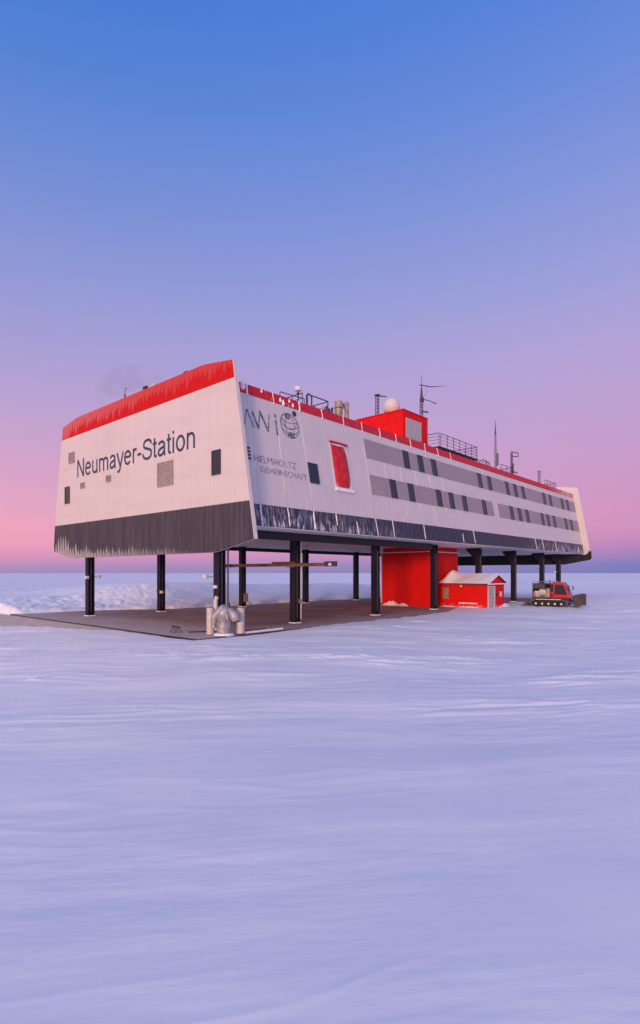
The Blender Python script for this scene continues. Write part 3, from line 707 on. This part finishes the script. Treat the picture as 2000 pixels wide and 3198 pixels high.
C('base_ring', MB().lathe([(1.1,0),(1.1,.3),(.7,.32),(.7,.77)], b, 28), M['beige_drum'], rd, b)
C('bracket', MB().box(b[0]-1.5, b[0]-1.05, b[1]-.4, b[1]-.1, b[2], b[2]+.55), M['grey'], rd, b)
def lattice(mb, x, y, z0, z1, w0, w1, n):
    L3 = [(math.cos(a), math.sin(a)) for a in (.4, 2.5, 4.6)]
    for cx_, cy_ in L3: mb.tube([(x+cx_*w0, y+cy_*w0, z0), (x+cx_*w1, y+cy_*w1, z1)], .038, 6)
    for k in range(n):
        za = z0+(z1-z0)*k/n; zb_ = z0+(z1-z0)*(k+1)/n; wa = w0+(w1-w0)*k/n; wb_ = w0+(w1-w0)*(k+1)/n
        for q in range(3):
            (ax, ay), (bx, by) = L3[q], L3[(q+1) % 3]
            mb.tube([(x+ax*wa, y+ay*wa, za), (x+bx*wb_, y+by*wb_, zb_)], .025, 5); mb.tube([(x+ax*wb_, y+ay*wb_, zb_), (x+bx*wb_, y+by*wb_, zb_)], .025, 5)
b = (32.0, 8.0, rz0); am = thing('antenna_mast', 'tallest lattice mast with two long side booms, right of the roof cabin', 'antenna', b, 'masts on the station roof')
mb = MB(); lattice(mb, 32, 8, rz0, 23.0, .22, .19, 11); lattice(mb, 32, 8, 23.0, 24.5, .19, .05, 3); C('lattice', mb, M['rail'], am, b)
C('spike', MB().tube([(32,8,24.4),(32,8,25.0),(32,8,26.2)], [.06,.035,.012], 6), M['rail'], am, b)
mb = MB(); mb.tube([(31.8,8.1,24.85),(34.0,7.9,25.15),(37.1,7.6,26.0)], [.06,.05,.015], 6); C('boom', mb, M['rail'], am, b)
C('boom', MB().tube([(31.9,8.0,23.3),(33.6,7.9,23.45),(34.9,7.8,23.4)], [.05,.04,.06], 6), M['rail'], am, b)
C('side_arm', MB().tube([(32.2,8,21.95),(33.2,7.9,22.05)], [.07,.09], 6), M['rail'], am, b)
C('joint_box', MB().box(31.85, 32.2, 7.8, 8.15, 22.95, 23.45), M['rail'], am, b)
C('hanging_cable', MB().tube([(33.1,8,25.0),(33.15,8,24.4),(32.8,8,23.9),(32.3,8,23.6)], .015, 5), M['rail'], am, b)
b = (29.1, 12.0, rz0); am = thing('antenna_mast', 'square lattice mast with short top arm, left behind the radome', 'antenna', b, 'masts on the station roof')
mb = MB(); lattice(mb, 29.1, 12, rz0, 23.8, .25, .22, 11); C('lattice', mb, M['rail'], am, b)
C('top_plate', MB().box(28.85, 29.35, 11.75, 12.25, 23.8, 23.95), M['rail'], am, b); C('arm', MB().tube([(29.3,12,23.85),(30.6,11.8,24.05)], .06, 6), M['rail'], am, b)
b = (42.55, 4.0, rz0); am = thing('antenna_mast', 'slender tapering whip mast rising from the middle of the roof', 'antenna', b, 'masts on the station roof')
C('pole', MB().tube([(42.55,4,rz0),(42.55,4,18.2),(42.5,4,20.4),(42.5,4,20.6),(42.5,4,20.62)], [.14,.14,.10,.14,.10], 9), M['grey'], am, b, smooth=True)
C('whip', MB().tube([(42.5,4,20.6),(42.5,4,21.3),(42.5,4,22.3)], [.12,.06,.02], 7), M['rail'], am, b)
C('control_box', MB().box(42.75, 43.1, 3.85, 4.15, 16.9, 18.4), M['grey'], am, b)
b = (47.4, 4.0, rz0); am = thing('antenna_mast', 'short post with a forked arm pointing right, behind the whip mast', 'antenna', b, 'masts on the station roof')
C('pole', MB().tube([(47.4,4,rz0),(47.4,4,19.2)], .15, 8), M['rail'], am, b); C('stay', MB().bar((47.9,4,rz0), (47.9,4,17.9), .12), M['rail'], am, b)
C('fork', MB().tube([(47.2,4,19.3),(49.3,3.9,19.45),(49.35,3.9,19.0),(47.5,4,18.75)], .06, 6), M['rail'], am, b); C('step', MB().bar((47.4,4,16.85), (49.0,3.9,16.8), .12), M['rail'], am, b)
b = (57.1, 4.0, rz0); am = thing('exhaust_stack', 'thin grey stack with flat cap near the far end of the roof', 'pipe', b)
C('pipe', MB().lathe([(.18,0),(.18,2.25),(.26,2.26),(.26,2.36)], b, 12), M['grey'], am, b, smooth=True); C('flange', MB().lathe([(.30,.1),(.30,.22)], b, 12), M['rail'], am, b)
b = (12.6, 4.0, rz0); am = thing('vent_drum', 'wide beige metal drum on the roof edge behind the railing', 'vent', b, 'beige drums on the roof')
C('drum', MB().lathe([(.28,.0),(.28,.7),(.33,.72),(.33,1.72),(.31,1.80)], b, 20), M['beige_drum'], am, b, smooth=True); C('hoop', MB().lathe([(.35,1.2),(.35,1.28)], b, 20), M['rail'], am, b)
b = (13.65, 4.0, rz0); am = thing('vent_drum', 'narrow beige metal drum on the roof edge nearest the red cabin', 'vent', b, 'beige drums on the roof')
C('drum', MB().lathe([(.14,.0),(.18,.3),(.18,1.95),(.16,2.0)], b, 16), M['beige_drum'], am, b, smooth=True); C('elbow', MB().tube([(13.65,4,17.1),(13.35,4,17.3),(13.2,4,17.65)], .1, 7), M['beige_drum'], am, b, smooth=True)
b = (11.4, 4.2, rz0); am = thing('pipe_valve', 'small dark pipe fitting left of the beige drums', 'pipe', b)
C('body', MB().lathe([(.2,0),(.2,.7),(.28,.75),(.28,.95),(.12,1.0),(.12,1.2)], b, 10), M['rail'], am, b); C('branch', MB().tube([(11.4,4.2,16.5),(11.9,4.1,16.6),(11.9,4.1,17.0)], .1, 7), M['rail'], am, b)
b = (7.15, 3.3, rz0); am = thing('roof_lamp', 'lamp post with flat white cap at the front roof edge', 'lamp', b)
C('pole', MB().tube([(7.15,3.3,rz0),(7.15,3.3,17.0)], .05, 7), M['rail'], am, b); C('cap', MB().lathe([(.05,1.12),(.26,1.16),(.26,1.26),(.24,1.44),(.1,1.50)], b, 16), M['lamp'], am, b, smooth=True); C('camera_ball', MB().lathe([(.02,.84),(.1,.9),(.1,1.0),(.02,1.06)], b, 10), M['black'], am, b, smooth=True)
b = (39.0, 4.0, rz0); am = thing('wire_reel', 'tangled wire reels lying past the roof walkway', 'reel', b)
for q, (dx, rr_) in enumerate(((-.7,.38),(0,.55),(.6,.5),(1.2,.45))):
    C('hoop', MB().tube([(39+dx+.18*math.cos(k*.52), 4+rr_*math.cos(k*math.pi/6), rz0+.62+rr_*math.sin(k*math.pi/6)) for k in range(13)], .045, 5), M['rail'] if q else M['beige_drum'], am, b, smooth=True)
C('axle', MB().tube([(38.2,4,rz0+.6),(40.4,4,rz0+.7)], .04, 6), M['rail'], am, b); C('cradle', MB().box(38.2, 40.4, 3.8, 4.2, rz0, rz0+.12), M['rail'], am, b)
# things peeking over the near end wall
b = (1.6, 17.9, rz0); am = thing('vent_pipe', 'hooked thin pipe sticking up behind the red end wall edge', 'pipe', b)
C('pipe', MB().tube([(1.6,17.9,rz0),(1.6,17.9,18.85),(1.6,17.8,19.02),(1.6,17.62,19.0)], .045, 7), M['grey'], am, b); C('cap', MB().lathe([(.07,2.45),(.07,2.7)], b, 8), M['rail'], am, b)
b = (1.4, 12.9, rz0); am = thing('roof_hood', 'low pale hood peeking over the red end wall edge', 'vent', b)
C('hood', MB().prism([(1.0,12.2,rz0),(1.0,13.6,rz0),(1.0,13.3,17.98),(1.0,12.4,18.06)], (.9,0,0)), M['pale_metal'], am, b); C('flap', MB().box(.95, 1.1, 13.5, 14.0, 17.8, 18.12), M['black'], am, b)
b = (1.4, 8.8, rz0); am = thing('roof_hood', 'small dark rounded hood near the right corner of the end wall top', 'vent', b)
C('dome', MB().lathe([(.3,0),(.3,2.05),(.25,2.25),(.12,2.34),(.02,2.36)], b, 14), M['rail'], am, b, smooth=True); C('bracket', MB().box(1.3, 1.5, 8.2, 8.5, rz0, 18.0), M['rail'], am, b)

# ------------------------------------------------------------------ red stair tower
b = (34.5, 9.7, 0); tw = thing('stair_tower', 'tall red stair tower standing on the deck below the platform', 'tower', b)
TX0, TX1, TY0, TY1 = 31.3, 37.7, 6.5, 12.9
C('wall', MB().box(TX0, TX1, TY0, TY1, -.05, 5.92), M['tower'], tw, b); C('upper_wall', MB().box(TX0+.08, TX1-.1, TY0+.08, TY1-.1, 6.14, zDb-.08), M['tower'], tw, b)
C('cornice', MB().box(TX0-.12, TX1+.12, TY0-.1, TY1+.1, 6.05, 6.13), M['ice'], tw, b); C('cornice', MB().box(TX0-.05, TX1+.04, TY0-.05, TY1+.04, 5.92, 6.05), M['tower'], tw, b)
C('groove_strip', MB().box(TX0-.03, TX1-.003, TY0-.03, TY1-.003, 5.40, 5.52), M['red_trim'], tw, b)
C('corner_trim', MB().box(TX0-.1, TX0, TY1, TY1+.1, .2, 5.9), M['ice'], tw, b)
C('hatch', MB().box(TX0-.045, TX0-.002, 10.2, 11.9, 2.5, 4.5), M['tower'], tw, b)
for q in ((10.05,10.2,2.4,4.6),(11.9,12.05,2.4,4.6),(10.2,11.9,4.5,4.6),(10.2,11.9,2.4,2.5)): C('hatch_frame', MB().box(TX0-.075, TX0-.002, *q), M['red_trim'], tw, b)
for k in range(1, 6):
    y = TY0+k*(TY1-TY0)/6; C('panel_joint', MB().box(TX0-.012, TX0-.002, y-.015, y+.015, .0, 5.4), M['red_trim'], tw, b)
for k in range(1, 5):
    x = TX0+k*(TX1-TX0)/5; C('panel_joint', MB().box(x-.015, x+.015, TY0-.012, TY0-.002, .0, 5.4), M['red_trim'], tw, b)
# drift at its foot
def drift(name, label, pts, hgt, seed):
    rr_ = random.Random(seed); mb = MB(); n = 22; m = 9; rows = []
    (x0, y0), (x1, y1), wd = pts
    for i in range(n+1):
        u = i/n; r_ = []
        hh = hgt*(math.sin(math.pi*u)**.7)*(.35+.65*abs(math.sin(u*5.1+seed)))*rr_.uniform(.8,1.1)
        for k in range(m+1):
            v = k/m*2-1; dx, dy = x1-x0, y1-y0; l = math.hypot(dx, dy); nx_, ny_ = -dy/l, dx/l
            ww = wd*(.4+.6*math.sin(math.pi*u))
            r_.append((x0+dx*u+nx_*ww*v, y0+dy*u+ny_*ww*v, hh*math.exp(-3*v*v)*(1-v**4)-.03*abs(v)**2))
        rows.append(r_)
    mb.grid(rows); o = mb.build(name, M['drift'], smooth=True); tag(o, label, 'snow drift', 'drifts against the red walls'); return o
o = drift('snow_drift', 'small pointed snow drift at the foot of the stair tower', ((30.9,12.8),(30.95,9.0),.5), .6, 3)
# ------------------------------------------------------------------ red hut
HX0, HX1, HY0, HY1 = 33.25, 37.65, .85, 6.4
b = (35.45, 3.6, 0); ht = thing('red_hut', 'small red hut with snowy gable roof and pale door beside the tower', 'hut', b)
ze, zp = 2.62, 3.52; xm = (HX0+HX1)/2
C('wall', MB().prism([(HX0,HY0,-.1),(HX1,HY0,-.1),(HX1,HY0,ze),(xm,HY0,zp),(HX0,HY0,ze)], (0,HY1-HY0,0)), M['hut'], ht, b)
for s, x0, x1 in ((0, HX0-.32, xm), (1, HX1+.35, xm)):
    za = ze-(.13 if s == 0 else .14); 
    C('roof', MB().prism([(x0,HY0-.3,za),(x1,HY0-.3,zp),(x1,HY0-.3,zp+.12),(x0,HY0-.3,za+.12)], (0,HY1-HY0+.28,0)), M['darkbox'], ht, b)
# snow on roof
rows = []
for i in range(21):
    v = i/20; y = HY0-.34+(HY1-HY0+.3)*v; r_ = []
    pk = .75*math.exp(-((y-5.55)/.5)**2)
    for k in range(17):
        u = k/16*2-1; x = xm+u*(2.2+.36); zz = zp-abs(u)*(zp-ze+.13)+.125
        hh = .045+.03*math.sin(y*3+u*4)+pk*math.exp(-((u+.45)/.45)**2)
        if k in (0, 16) : hh = .0
        r_.append((x, y, zz+hh))
    rows.append(r_)
mb = MB().grid(rows)
mb.poly([rows[0][k] for k in range(17)]+[(xm+(2.56)*u, HY0-.34, zp-abs(u)*(zp-ze+.13)+.10) for u in (1,.0,-1)])
C('roof_snow', mb, M['drift'], ht, b, smooth=True)
C('fascia', MB().box(HX0-.36, HX1+.38, HY0-.32, HY0-.27, ze-.12, ze-.0), M['ice'], ht, b)
for s, xe in ((-1, HX0-.34), (1, HX1+.37)): C('verge_board', MB().bar((xe, HY0-.34, ze-.04), (xm, HY0-.34, zp+.1), .05, .16), M['ice'], ht, b)
dr = C('door', MB().box(33.60, 34.90, HY0-.06, HY0-.01, -.02, 2.2), M['greypanel'], ht, b)
for q in ((33.42,33.58,-.05,2.36),(34.92,35.10,-.05,2.36),(33.58,34.92,2.22,2.36)): C('door_frame', MB().box(q[0], q[1], HY0-.12, HY0-.003, q[2], q[3]), M['pale_metal'], ht, b)
q = sub('door_handle', MB().box(34.65, 34.8, HY0-.12, HY0-.06, 1.0, 1.06), M['black'], dr)
C('notice', MB().box(36.5, 37.0, HY0-.04, HY0-.004, 1.15, 1.7), M['lamp'], ht, b); C('lamp', MB().box(35.45, 35.75, HY0-.1, HY0-.004, 1.3, 1.5), M['black'], ht, b)
C('snow_ledge', MB().prism([(HX0-.2,1.9,.42),(HX0-.003,1.9,.38),(HX0-.003,1.9,.54),(HX0-.1,1.9,.53)], (0,2.1,0)), M['drift'], ht, b)
C('sign_panel', MB().box(HX0-.06, HX0-.004, 5.3, 6.0, .9, 2.1), M['beige_drum'], ht, b); C('wall_lamp', MB().box(HX0-.14, HX0-.004, 3.7, 3.85, 2.2, 2.42), M['lamp'], ht, b)
drift('snow_drift', 'low snow drift along the foot of the red hut', ((32.9,6.3),(32.95,1.0),.45), .22, 1)
drift('snow_drift', 'snow drift at the right corner of the hut beside the groomer', ((35.6,.55),(39.2,.75),.5), .4, 5)

# ------------------------------------------------------------------ ventilation unit at the deck corner
b = (-.7, 1.95, 0); vt = thing('ventilation_unit', 'domed metal ventilation unit with two bent ducts on the deck corner', 'vent', b)
x, y, _ = b
rgt = Vector((math.sin(R(YAW)), -math.cos(R(YAW)), 0)); fwd = Vector((math.cos(R(YAW)), math.sin(R(YAW)), 0)); Z = Vector((0,0,1)); B = Vector(b)
C('body', MB().lathe([(.47,0),(.47,.14),(.43,.16),(.43,1.15),(.45,1.2),(.45,1.32),(.42,1.5),(.34,1.68),(.2,1.8),(.02,1.84)], b, 28), M['zinc'], vt, b, smooth=True)
def arc(s, d0, d1, top, low, bk=0): 
    return [B+rgt*s*(d0+(d1-d0)*math.sin(a))+Z*(low+(top-low)*math.cos(a))-fwd*bk for a in [k*math.pi/2/8 for k in range(9)]]
C('duct', MB().tube([B+Z*1.45-fwd*.1]+[B+rgt*-s_+Z*z_-fwd*.18 for s_, z_ in ((.28,1.42),(.45,1.28),(.56,1.05),(.60,.75),(.58,.45))], [.24,.24,.22,.2,.17,.15], 14), M['zinc'], vt, b, smooth=True)
C('duct', MB().tube([B+Z*1.5+rgt*.2, B+rgt*.42+Z*1.42-fwd*.1, B+rgt*.66+Z*1.15-fwd*.16, B+rgt*.76+Z*.85-fwd*.16], [.16,.27,.30,.22], 16), M['zinc'], vt, b, smooth=True)
C('duct_mouth', MB().tube([B+rgt*.76+Z*.86-fwd*.16, B+rgt*.78+Z*.80-fwd*.16], [.19,.16], 14), M['black'], vt, b)
for s, dd, z0, hh in ((-1,.92,.5,1.1), (1,.92,.55,1.05)):
    c = B+rgt*s*dd+fwd*.55; C('drum', MB().lathe([(.27,z0-.5+.0),(.27,z0-.42),(.25,z0-.4),(.25,z0+hh-.05),(.27,z0+hh-.03),(.27,z0+hh)], (c.x,c.y,0), 20), M['pale_metal'], vt, b, smooth=True)
for s in (-1, 1): C('strut', MB().tube([B+rgt*s*.2+Z*1.2+fwd*.2, B+rgt*s*.9+Z*1.1+fwd*.5], .05, 6), M['black'], vt, b)
C('vane', MB().bar(B+rgt*.34+Z*1.3, B+rgt*.34+Z*1.95, .05), M['black'], vt, b)
C('handle', MB().tube([B-fwd*.45+rgt*.2+Z*1.3, B-fwd*.52+rgt*.26+Z*1.15, B-fwd*.46+rgt*.28+Z*.95], .04, 7), M['pale_metal'], vt, b, smooth=True)
C('snow_foot', MB().lathe([(.66,-.03),(.6,.05),(.5,.12),(.45,.10)], b, 18), M['drift'], vt, b, smooth=True)
# small trestle on deck
b = (-1.9, 5.2, 0); ts = thing('metal_trestle', 'little dark metal trestle lying on the brown deck', 'trestle', b)
for dx, dy in ((-.25,-.2),(.25,-.2),(-.25,.25),(.25,.25)): C('leg', MB().bar((-1.9+dx,5.2+dy,0), (-1.9+dx*.6,5.2+dy*.5,.32), .05), M['black'], ts, b)
C('top_bar', MB().bar((-1.9,4.8,.34), (-1.9,5.7,.38), .07), M['black'], ts, b); C('fallen_bar', MB().bar((-1.4,4.6,.04), (.2,3.7,.04), .06), M['black'], ts, b)
# snow-covered timbers along the deck edge
for k, (p, q, lb) in enumerate((((.6,1.55,.06),(3.9,1.62,.06),'snow-dusted timber on the deck edge right of the ventilation unit'), ((.9,2.1,.05),(2.9,2.2,.05),'dark timber lying behind the snow-dusted one at the deck edge'))):
    mb = MB().bar(p, q, .18, .12); tag(mb.build('timber', M['drift'] if k == 0 else M['darkbox'], bevel=.02), lb, 'timber', 'timbers on the deck edge')

# ------------------------------------------------------------------ snow groomer
gx, gy = 41.6, -3.0; gz = tz(gx, gy)+.02
gm = tag(empty('snow_groomer', (gx, gy, gz), R(-82)), 'red and black tracked snow groomer with front blade parked right of the hut', 'snow groomer'); gm.scale = (.91,.91,.91)
def G(name, mb, mat, par=gm, **k): return mb.build(name, mat, par, **k)
# local: +x forward, y left, z up
for s in (-1, 1):
    y0, y1 = (s*1.0, s*1.95) if s > 0 else (-1.95, -1.0)
    loop = [(-2.1,.42),(-1.95,.14),(-1.6,.02),(1.5,.02),(1.95,.2),(2.1,.5),(1.9,.74),(1.5,.82),(-1.6,.82),(-1.95,.7)]
    o = G('track', MB().prism([(a, y0, z) for a, z in loop], (0, y1-y0, 0)), M['rubber'])
    for k in range(26):
        u = k/26; n = len(loop); f = u*n; a, c = loop[int(f) % n], loop[(int(f)+1) % n]; t_ = f-int(f); q = (a[0]+(c[0]-a[0])*t_, a[1]+(c[1]-a[1])*t_)
        G('grouser', MB().box(q[0]-.035, q[0]+.035, y0-.02, y1+.02, q[1]-.05, q[1]+.05), M['grey'], o)
    yo = -1.97 if s < 0 else 1.97
    for k in range(5):
        c = (-1.45+k*.72, yo, .36); G('road_wheel', MB().tube([(c[0],c[1]-.04,c[2]),(c[0],c[1]+.04,c[2])], .27, 16), M['rubber'], o); G('wheel_hub', MB().tube([(c[0],c[1]-.06,c[2]),(c[0],c[1]+.06,c[2])], .12, 10), M['lamp'], o)
G('chassis', MB().box(-2.0, 2.1, -1.15, 1.15, .45, 1.05), M['darkbox'], bevel=.03)
G('deck', MB().box(-2.0, .2, -1.75, 1.75, 1.02, 1.12), M['black'])
bx_ = G('rear_box', MB().box(-1.95, -1.86, -1.6, 1.6, 1.12, 2.78).box(-1.86, .1, 1.5, 1.6, 1.12, 2.78).box(-1.86, .1, -1.6, 1.6, 2.70, 2.80), M['darkbox'])
G('side_panel', MB().box(-1.86, -.5, -1.62, -1.55, 2.15, 2.70), M['darkbox'], bx_); G('slat_rail', MB().box(-1.9, .1, -1.66, -1.60, 1.12, 1.2), M['grey'], bx_)
for k in range(6): G('stake', MB().box(-1.86+k*.28, -1.80+k*.28, -1.66, -1.60, 1.2, 1.72), M['grey'], bx_)
ld = MB(); rr_ = random.Random(2)
for k in range(5):
    c = (-1.62+k*.3, -1.1, 1.5+(.22 if k in (2,3) else 0)); ld.lathe([(.02,-.42),(.2,-.36),(.27,-.1),(.27,.15),(.2,.36),(.02,.42)], c, 10)
G('cargo_load', ld, M['sack'], smooth=True)
# cabin: profile in x,z
cp = [(.05,1.0),(2.05,1.0),(2.35,1.18),(2.1,1.42),(1.62,2.68),(1.45,2.86),(.15,2.86),(.05,2.75)]
cab = G('cabin', MB().prism([(a,-1.28,z) for a, z in cp], (0,2.56,0)), M['cab_red'], bevel=.05)
for s in (-1, 1):
    y_ = s*1.285; yy = (y_, s*.025)
    sw = [(.52,1.50),(1.96,1.42),(1.52,2.62),(.56,2.66)]
    o = G('side_window', MB().prism([(a, y_, z) for a, z in sw], (0, s*.02, 0)), M['glass'], cab)
    G('window_pillar', MB().bar((1.2,y_+s*.03,1.56), (1.15,y_+s*.03,2.6), .05, .03), M['black'], cab)
    G('door_handle', MB().box(.7, .85, min(y_,y_+s*.05), max(y_,y_+s*.05), 1.45, 1.5), M['black'], cab)
    G('mirror_arm', MB().tube([(1.75,s*1.25,2.4),(2.1,s*1.55,2.5),(2.15,s*1.58,2.2)], .025, 6), M['black'], cab); G('mirror', MB().box(2.1, 2.2, s*1.58-.12, s*1.58+.12, 1.95, 2.4), M['black'], cab, bevel=.03)
    G('headlight', MB().box(2.2, 2.3, s*.8-.16, s*.8+.16, 1.05, 1.22), M['lamp'], cab, bevel=.02)
nv = Vector((2.68-1.42, 0, 2.1-1.62)).normalized()
ws_ = [Vector((2.08,-1.2,1.47)), Vector((2.08,1.2,1.47)), Vector((1.66,1.16,2.60)), Vector((1.66,-1.16,2.60))]
G('windscreen', MB().prism([p+nv*.012 for p in ws_], nv*.02), M['glass'], cab)
G('wiper', MB().tube([ws_[0]+nv*.06+Vector((0,.5,.05)), ws_[0]*.4+ws_[2]*.6+nv*.05], .02, 5), M['black'], cab)
G('rear_bulkhead', MB().box(-.02, .42, -1.33, 1.33, 1.75, 2.70), M['black'], cab, bevel=.03)
for s in (-1, 1):
    ya, yb = sorted((s*1.285, s*1.345))
    G('side_sill', MB().box(.1, 2.0, ya, yb, .98, 1.10), M['black'], cab); G('roll_post', MB().bar((.05,s*1.3,1.1), (.05,s*1.3,2.95), .12), M['black'], cab)
    G('caked_snow', MB().box(-1.5, 1.3, s*1.5-.4, s*1.5+.4, .83, .90), M['drift'], bevel=.03)
    for k in range(4): G('side_vent', MB().box(.16+k*.08, .20+k*.08, ya, yb, 1.25, 1.55), M['black'], cab)
G('bonnet_grille', MB().box(2.30, 2.37, -.55, .55, 1.06, 1.2), M['black'], cab)
for k in range(3): G('rear_locker', MB().box(-1.8+k*.6, -1.28+k*.6, -1.70, -1.62, .86, 1.10), M['darkbox'], bx_)
G('roof_rack', MB().bar((.2,-1.1,2.95), (1.5,-1.1,2.95), .05).bar((.2,1.1,2.95), (1.5,1.1,2.95), .05).bar((.3,-1.1,2.9), (.3,1.1,2.9), .05).bar((1.4,-1.1,2.9), (1.4,1.1,2.9), .05), M['grey'], cab)
for k in range(3): G('roof_light', MB().box(1.42, 1.55, -.9+k*.7, -.65+k*.7, 2.95, 3.1), M['lamp'], cab, bevel=.02)
G('exhaust', MB().tube([(.0,-1.0,2.6),(.0,-1.0,3.15),(-.1,-1.0,3.25)], .07, 8), M['grey'], smooth=True); G('air_filter', MB().box(-.35, .03, -1.5, -1.0, 1.15, 2.2), M['beige_drum'], bevel=.04)
# blade
rows = []
for i in range(9):
    a = i/8; z = .12+1.35*a; xo = 2.85+.30*(2*a-1)**2; rows.append([(xo-.02*abs(k-6), -2.15+k*4.3/12, z) for k in range(13)])
bl = MB().grid(rows); rows2 = [[(p[0]-.07, p[1], p[2]) for p in r_] for r_ in rows]; bl.grid([r_[::-1] for r_ in rows2])
bo = G('blade', bl, M['darkbox'], smooth=True, fix=False)
G('blade_top_edge', MB().bar((3.1,-2.2,1.50), (3.1,2.2,1.50), .12, .08), M['grey'], bo)
for s in (-1, 1):
    G('blade_wing', MB().box(2.8, 3.55, s*2.15-.03, s*2.15+.03, .1, 1.5), M['darkbox'], bo); G('blade_arm', MB().bar((2.0,s*.7,.55), (2.8,s*.9,.6), .16), M['grey'], bo); G('blade_ram', MB().tube([(2.2,s*.4,1.05),(2.8,s*.6,1.0)], .06, 8), M['lamp'], bo)
G('push_frame', MB().box(2.62, 2.78, -1.1, 1.1, .4, .9), M['grey'], bo)
# rear tiller
ti = G('tiller', MB().prism([(-2.1,-2.0,.55),(-2.6,-2.0,.55),(-2.95,-2.0,.25),(-2.9,-2.0,.05),(-2.4,-2.0,.05)], (0,4.0,0)), M['darkbox']); G('tiller_arm', MB().bar((-1.9,0,.8), (-2.5,0,.5), .25), M['grey'], ti); G('finisher_mat', MB().box(-3.3, -2.9, -2.0, 2.0, .02, .06), M['rubber'], ti)
for s in (-1, 1): G('corner_rail', MB().tube([(-1.9,s*1.55,2.8),(-1.9,s*1.55,3.0),(.0,s*1.55,3.0),(.0,s*1.55,2.8)], .03, 6), M['grey'], bx_)
G('beacon', MB().lathe([(.09,0),(.09,.12),(.05,.2)], (.5,.6,2.86), 10), M['beige_drum'], cab, smooth=True)

# ------------------------------------------------------------------ faint steam drifting from the roof
mt_ = bpy.data.materials.new('steam'); mt_.use_nodes = True; nn = mt_.node_tree; nn.nodes.clear()
ou = nn.nodes.new('ShaderNodeOutputMaterial'); pv = nn.nodes.new('ShaderNodeVolumePrincipled'); tcn = nn.nodes.new('ShaderNodeTexCoord')
nz = nn.nodes.new('ShaderNodeTexNoise'); nz.inputs['Scale'].default_value = .55; nz.inputs['Detail'].default_value = 4; nz.inputs['Roughness'].default_value = .6; nz.inputs['Distortion'].default_value = .6
mr = nn.nodes.new('ShaderNodeMapRange'); mr.inputs[1].default_value = .44; mr.inputs[2].default_value = .72; mr.inputs[3].default_value = 0; mr.inputs[4].default_value = .09
nn.links.new(tcn.outputs['Object'], nz.inputs['Vector']); nn.links.new(nz.outputs[0], mr.inputs[0]); nn.links.new(mr.outputs[0], pv.inputs['Density'])
pv.inputs['Color'].default_value = (.40,.34,.38,1); nn.links.new(pv.outputs[0], ou.inputs['Volume'])
rows = []
pl = [(6,16,16.2,.2),(6,17.2,19.0,.5),(6,19.5,21.0,.9),(6,22.5,22.2,1.2),(6,26,22.9,1.4),(6,30,22.4,1.1),(6,32,21.6,.3)]
mb = MB().tube([q[:3] for q in pl], [q[3] for q in pl], 14)
o = mb.build('steam_plume', mt_, smooth=True, kind='stuff'); tag(o, 'faint wisp of steam drifting left above the station roof', 'steam')
bpy.context.view_layer.update()
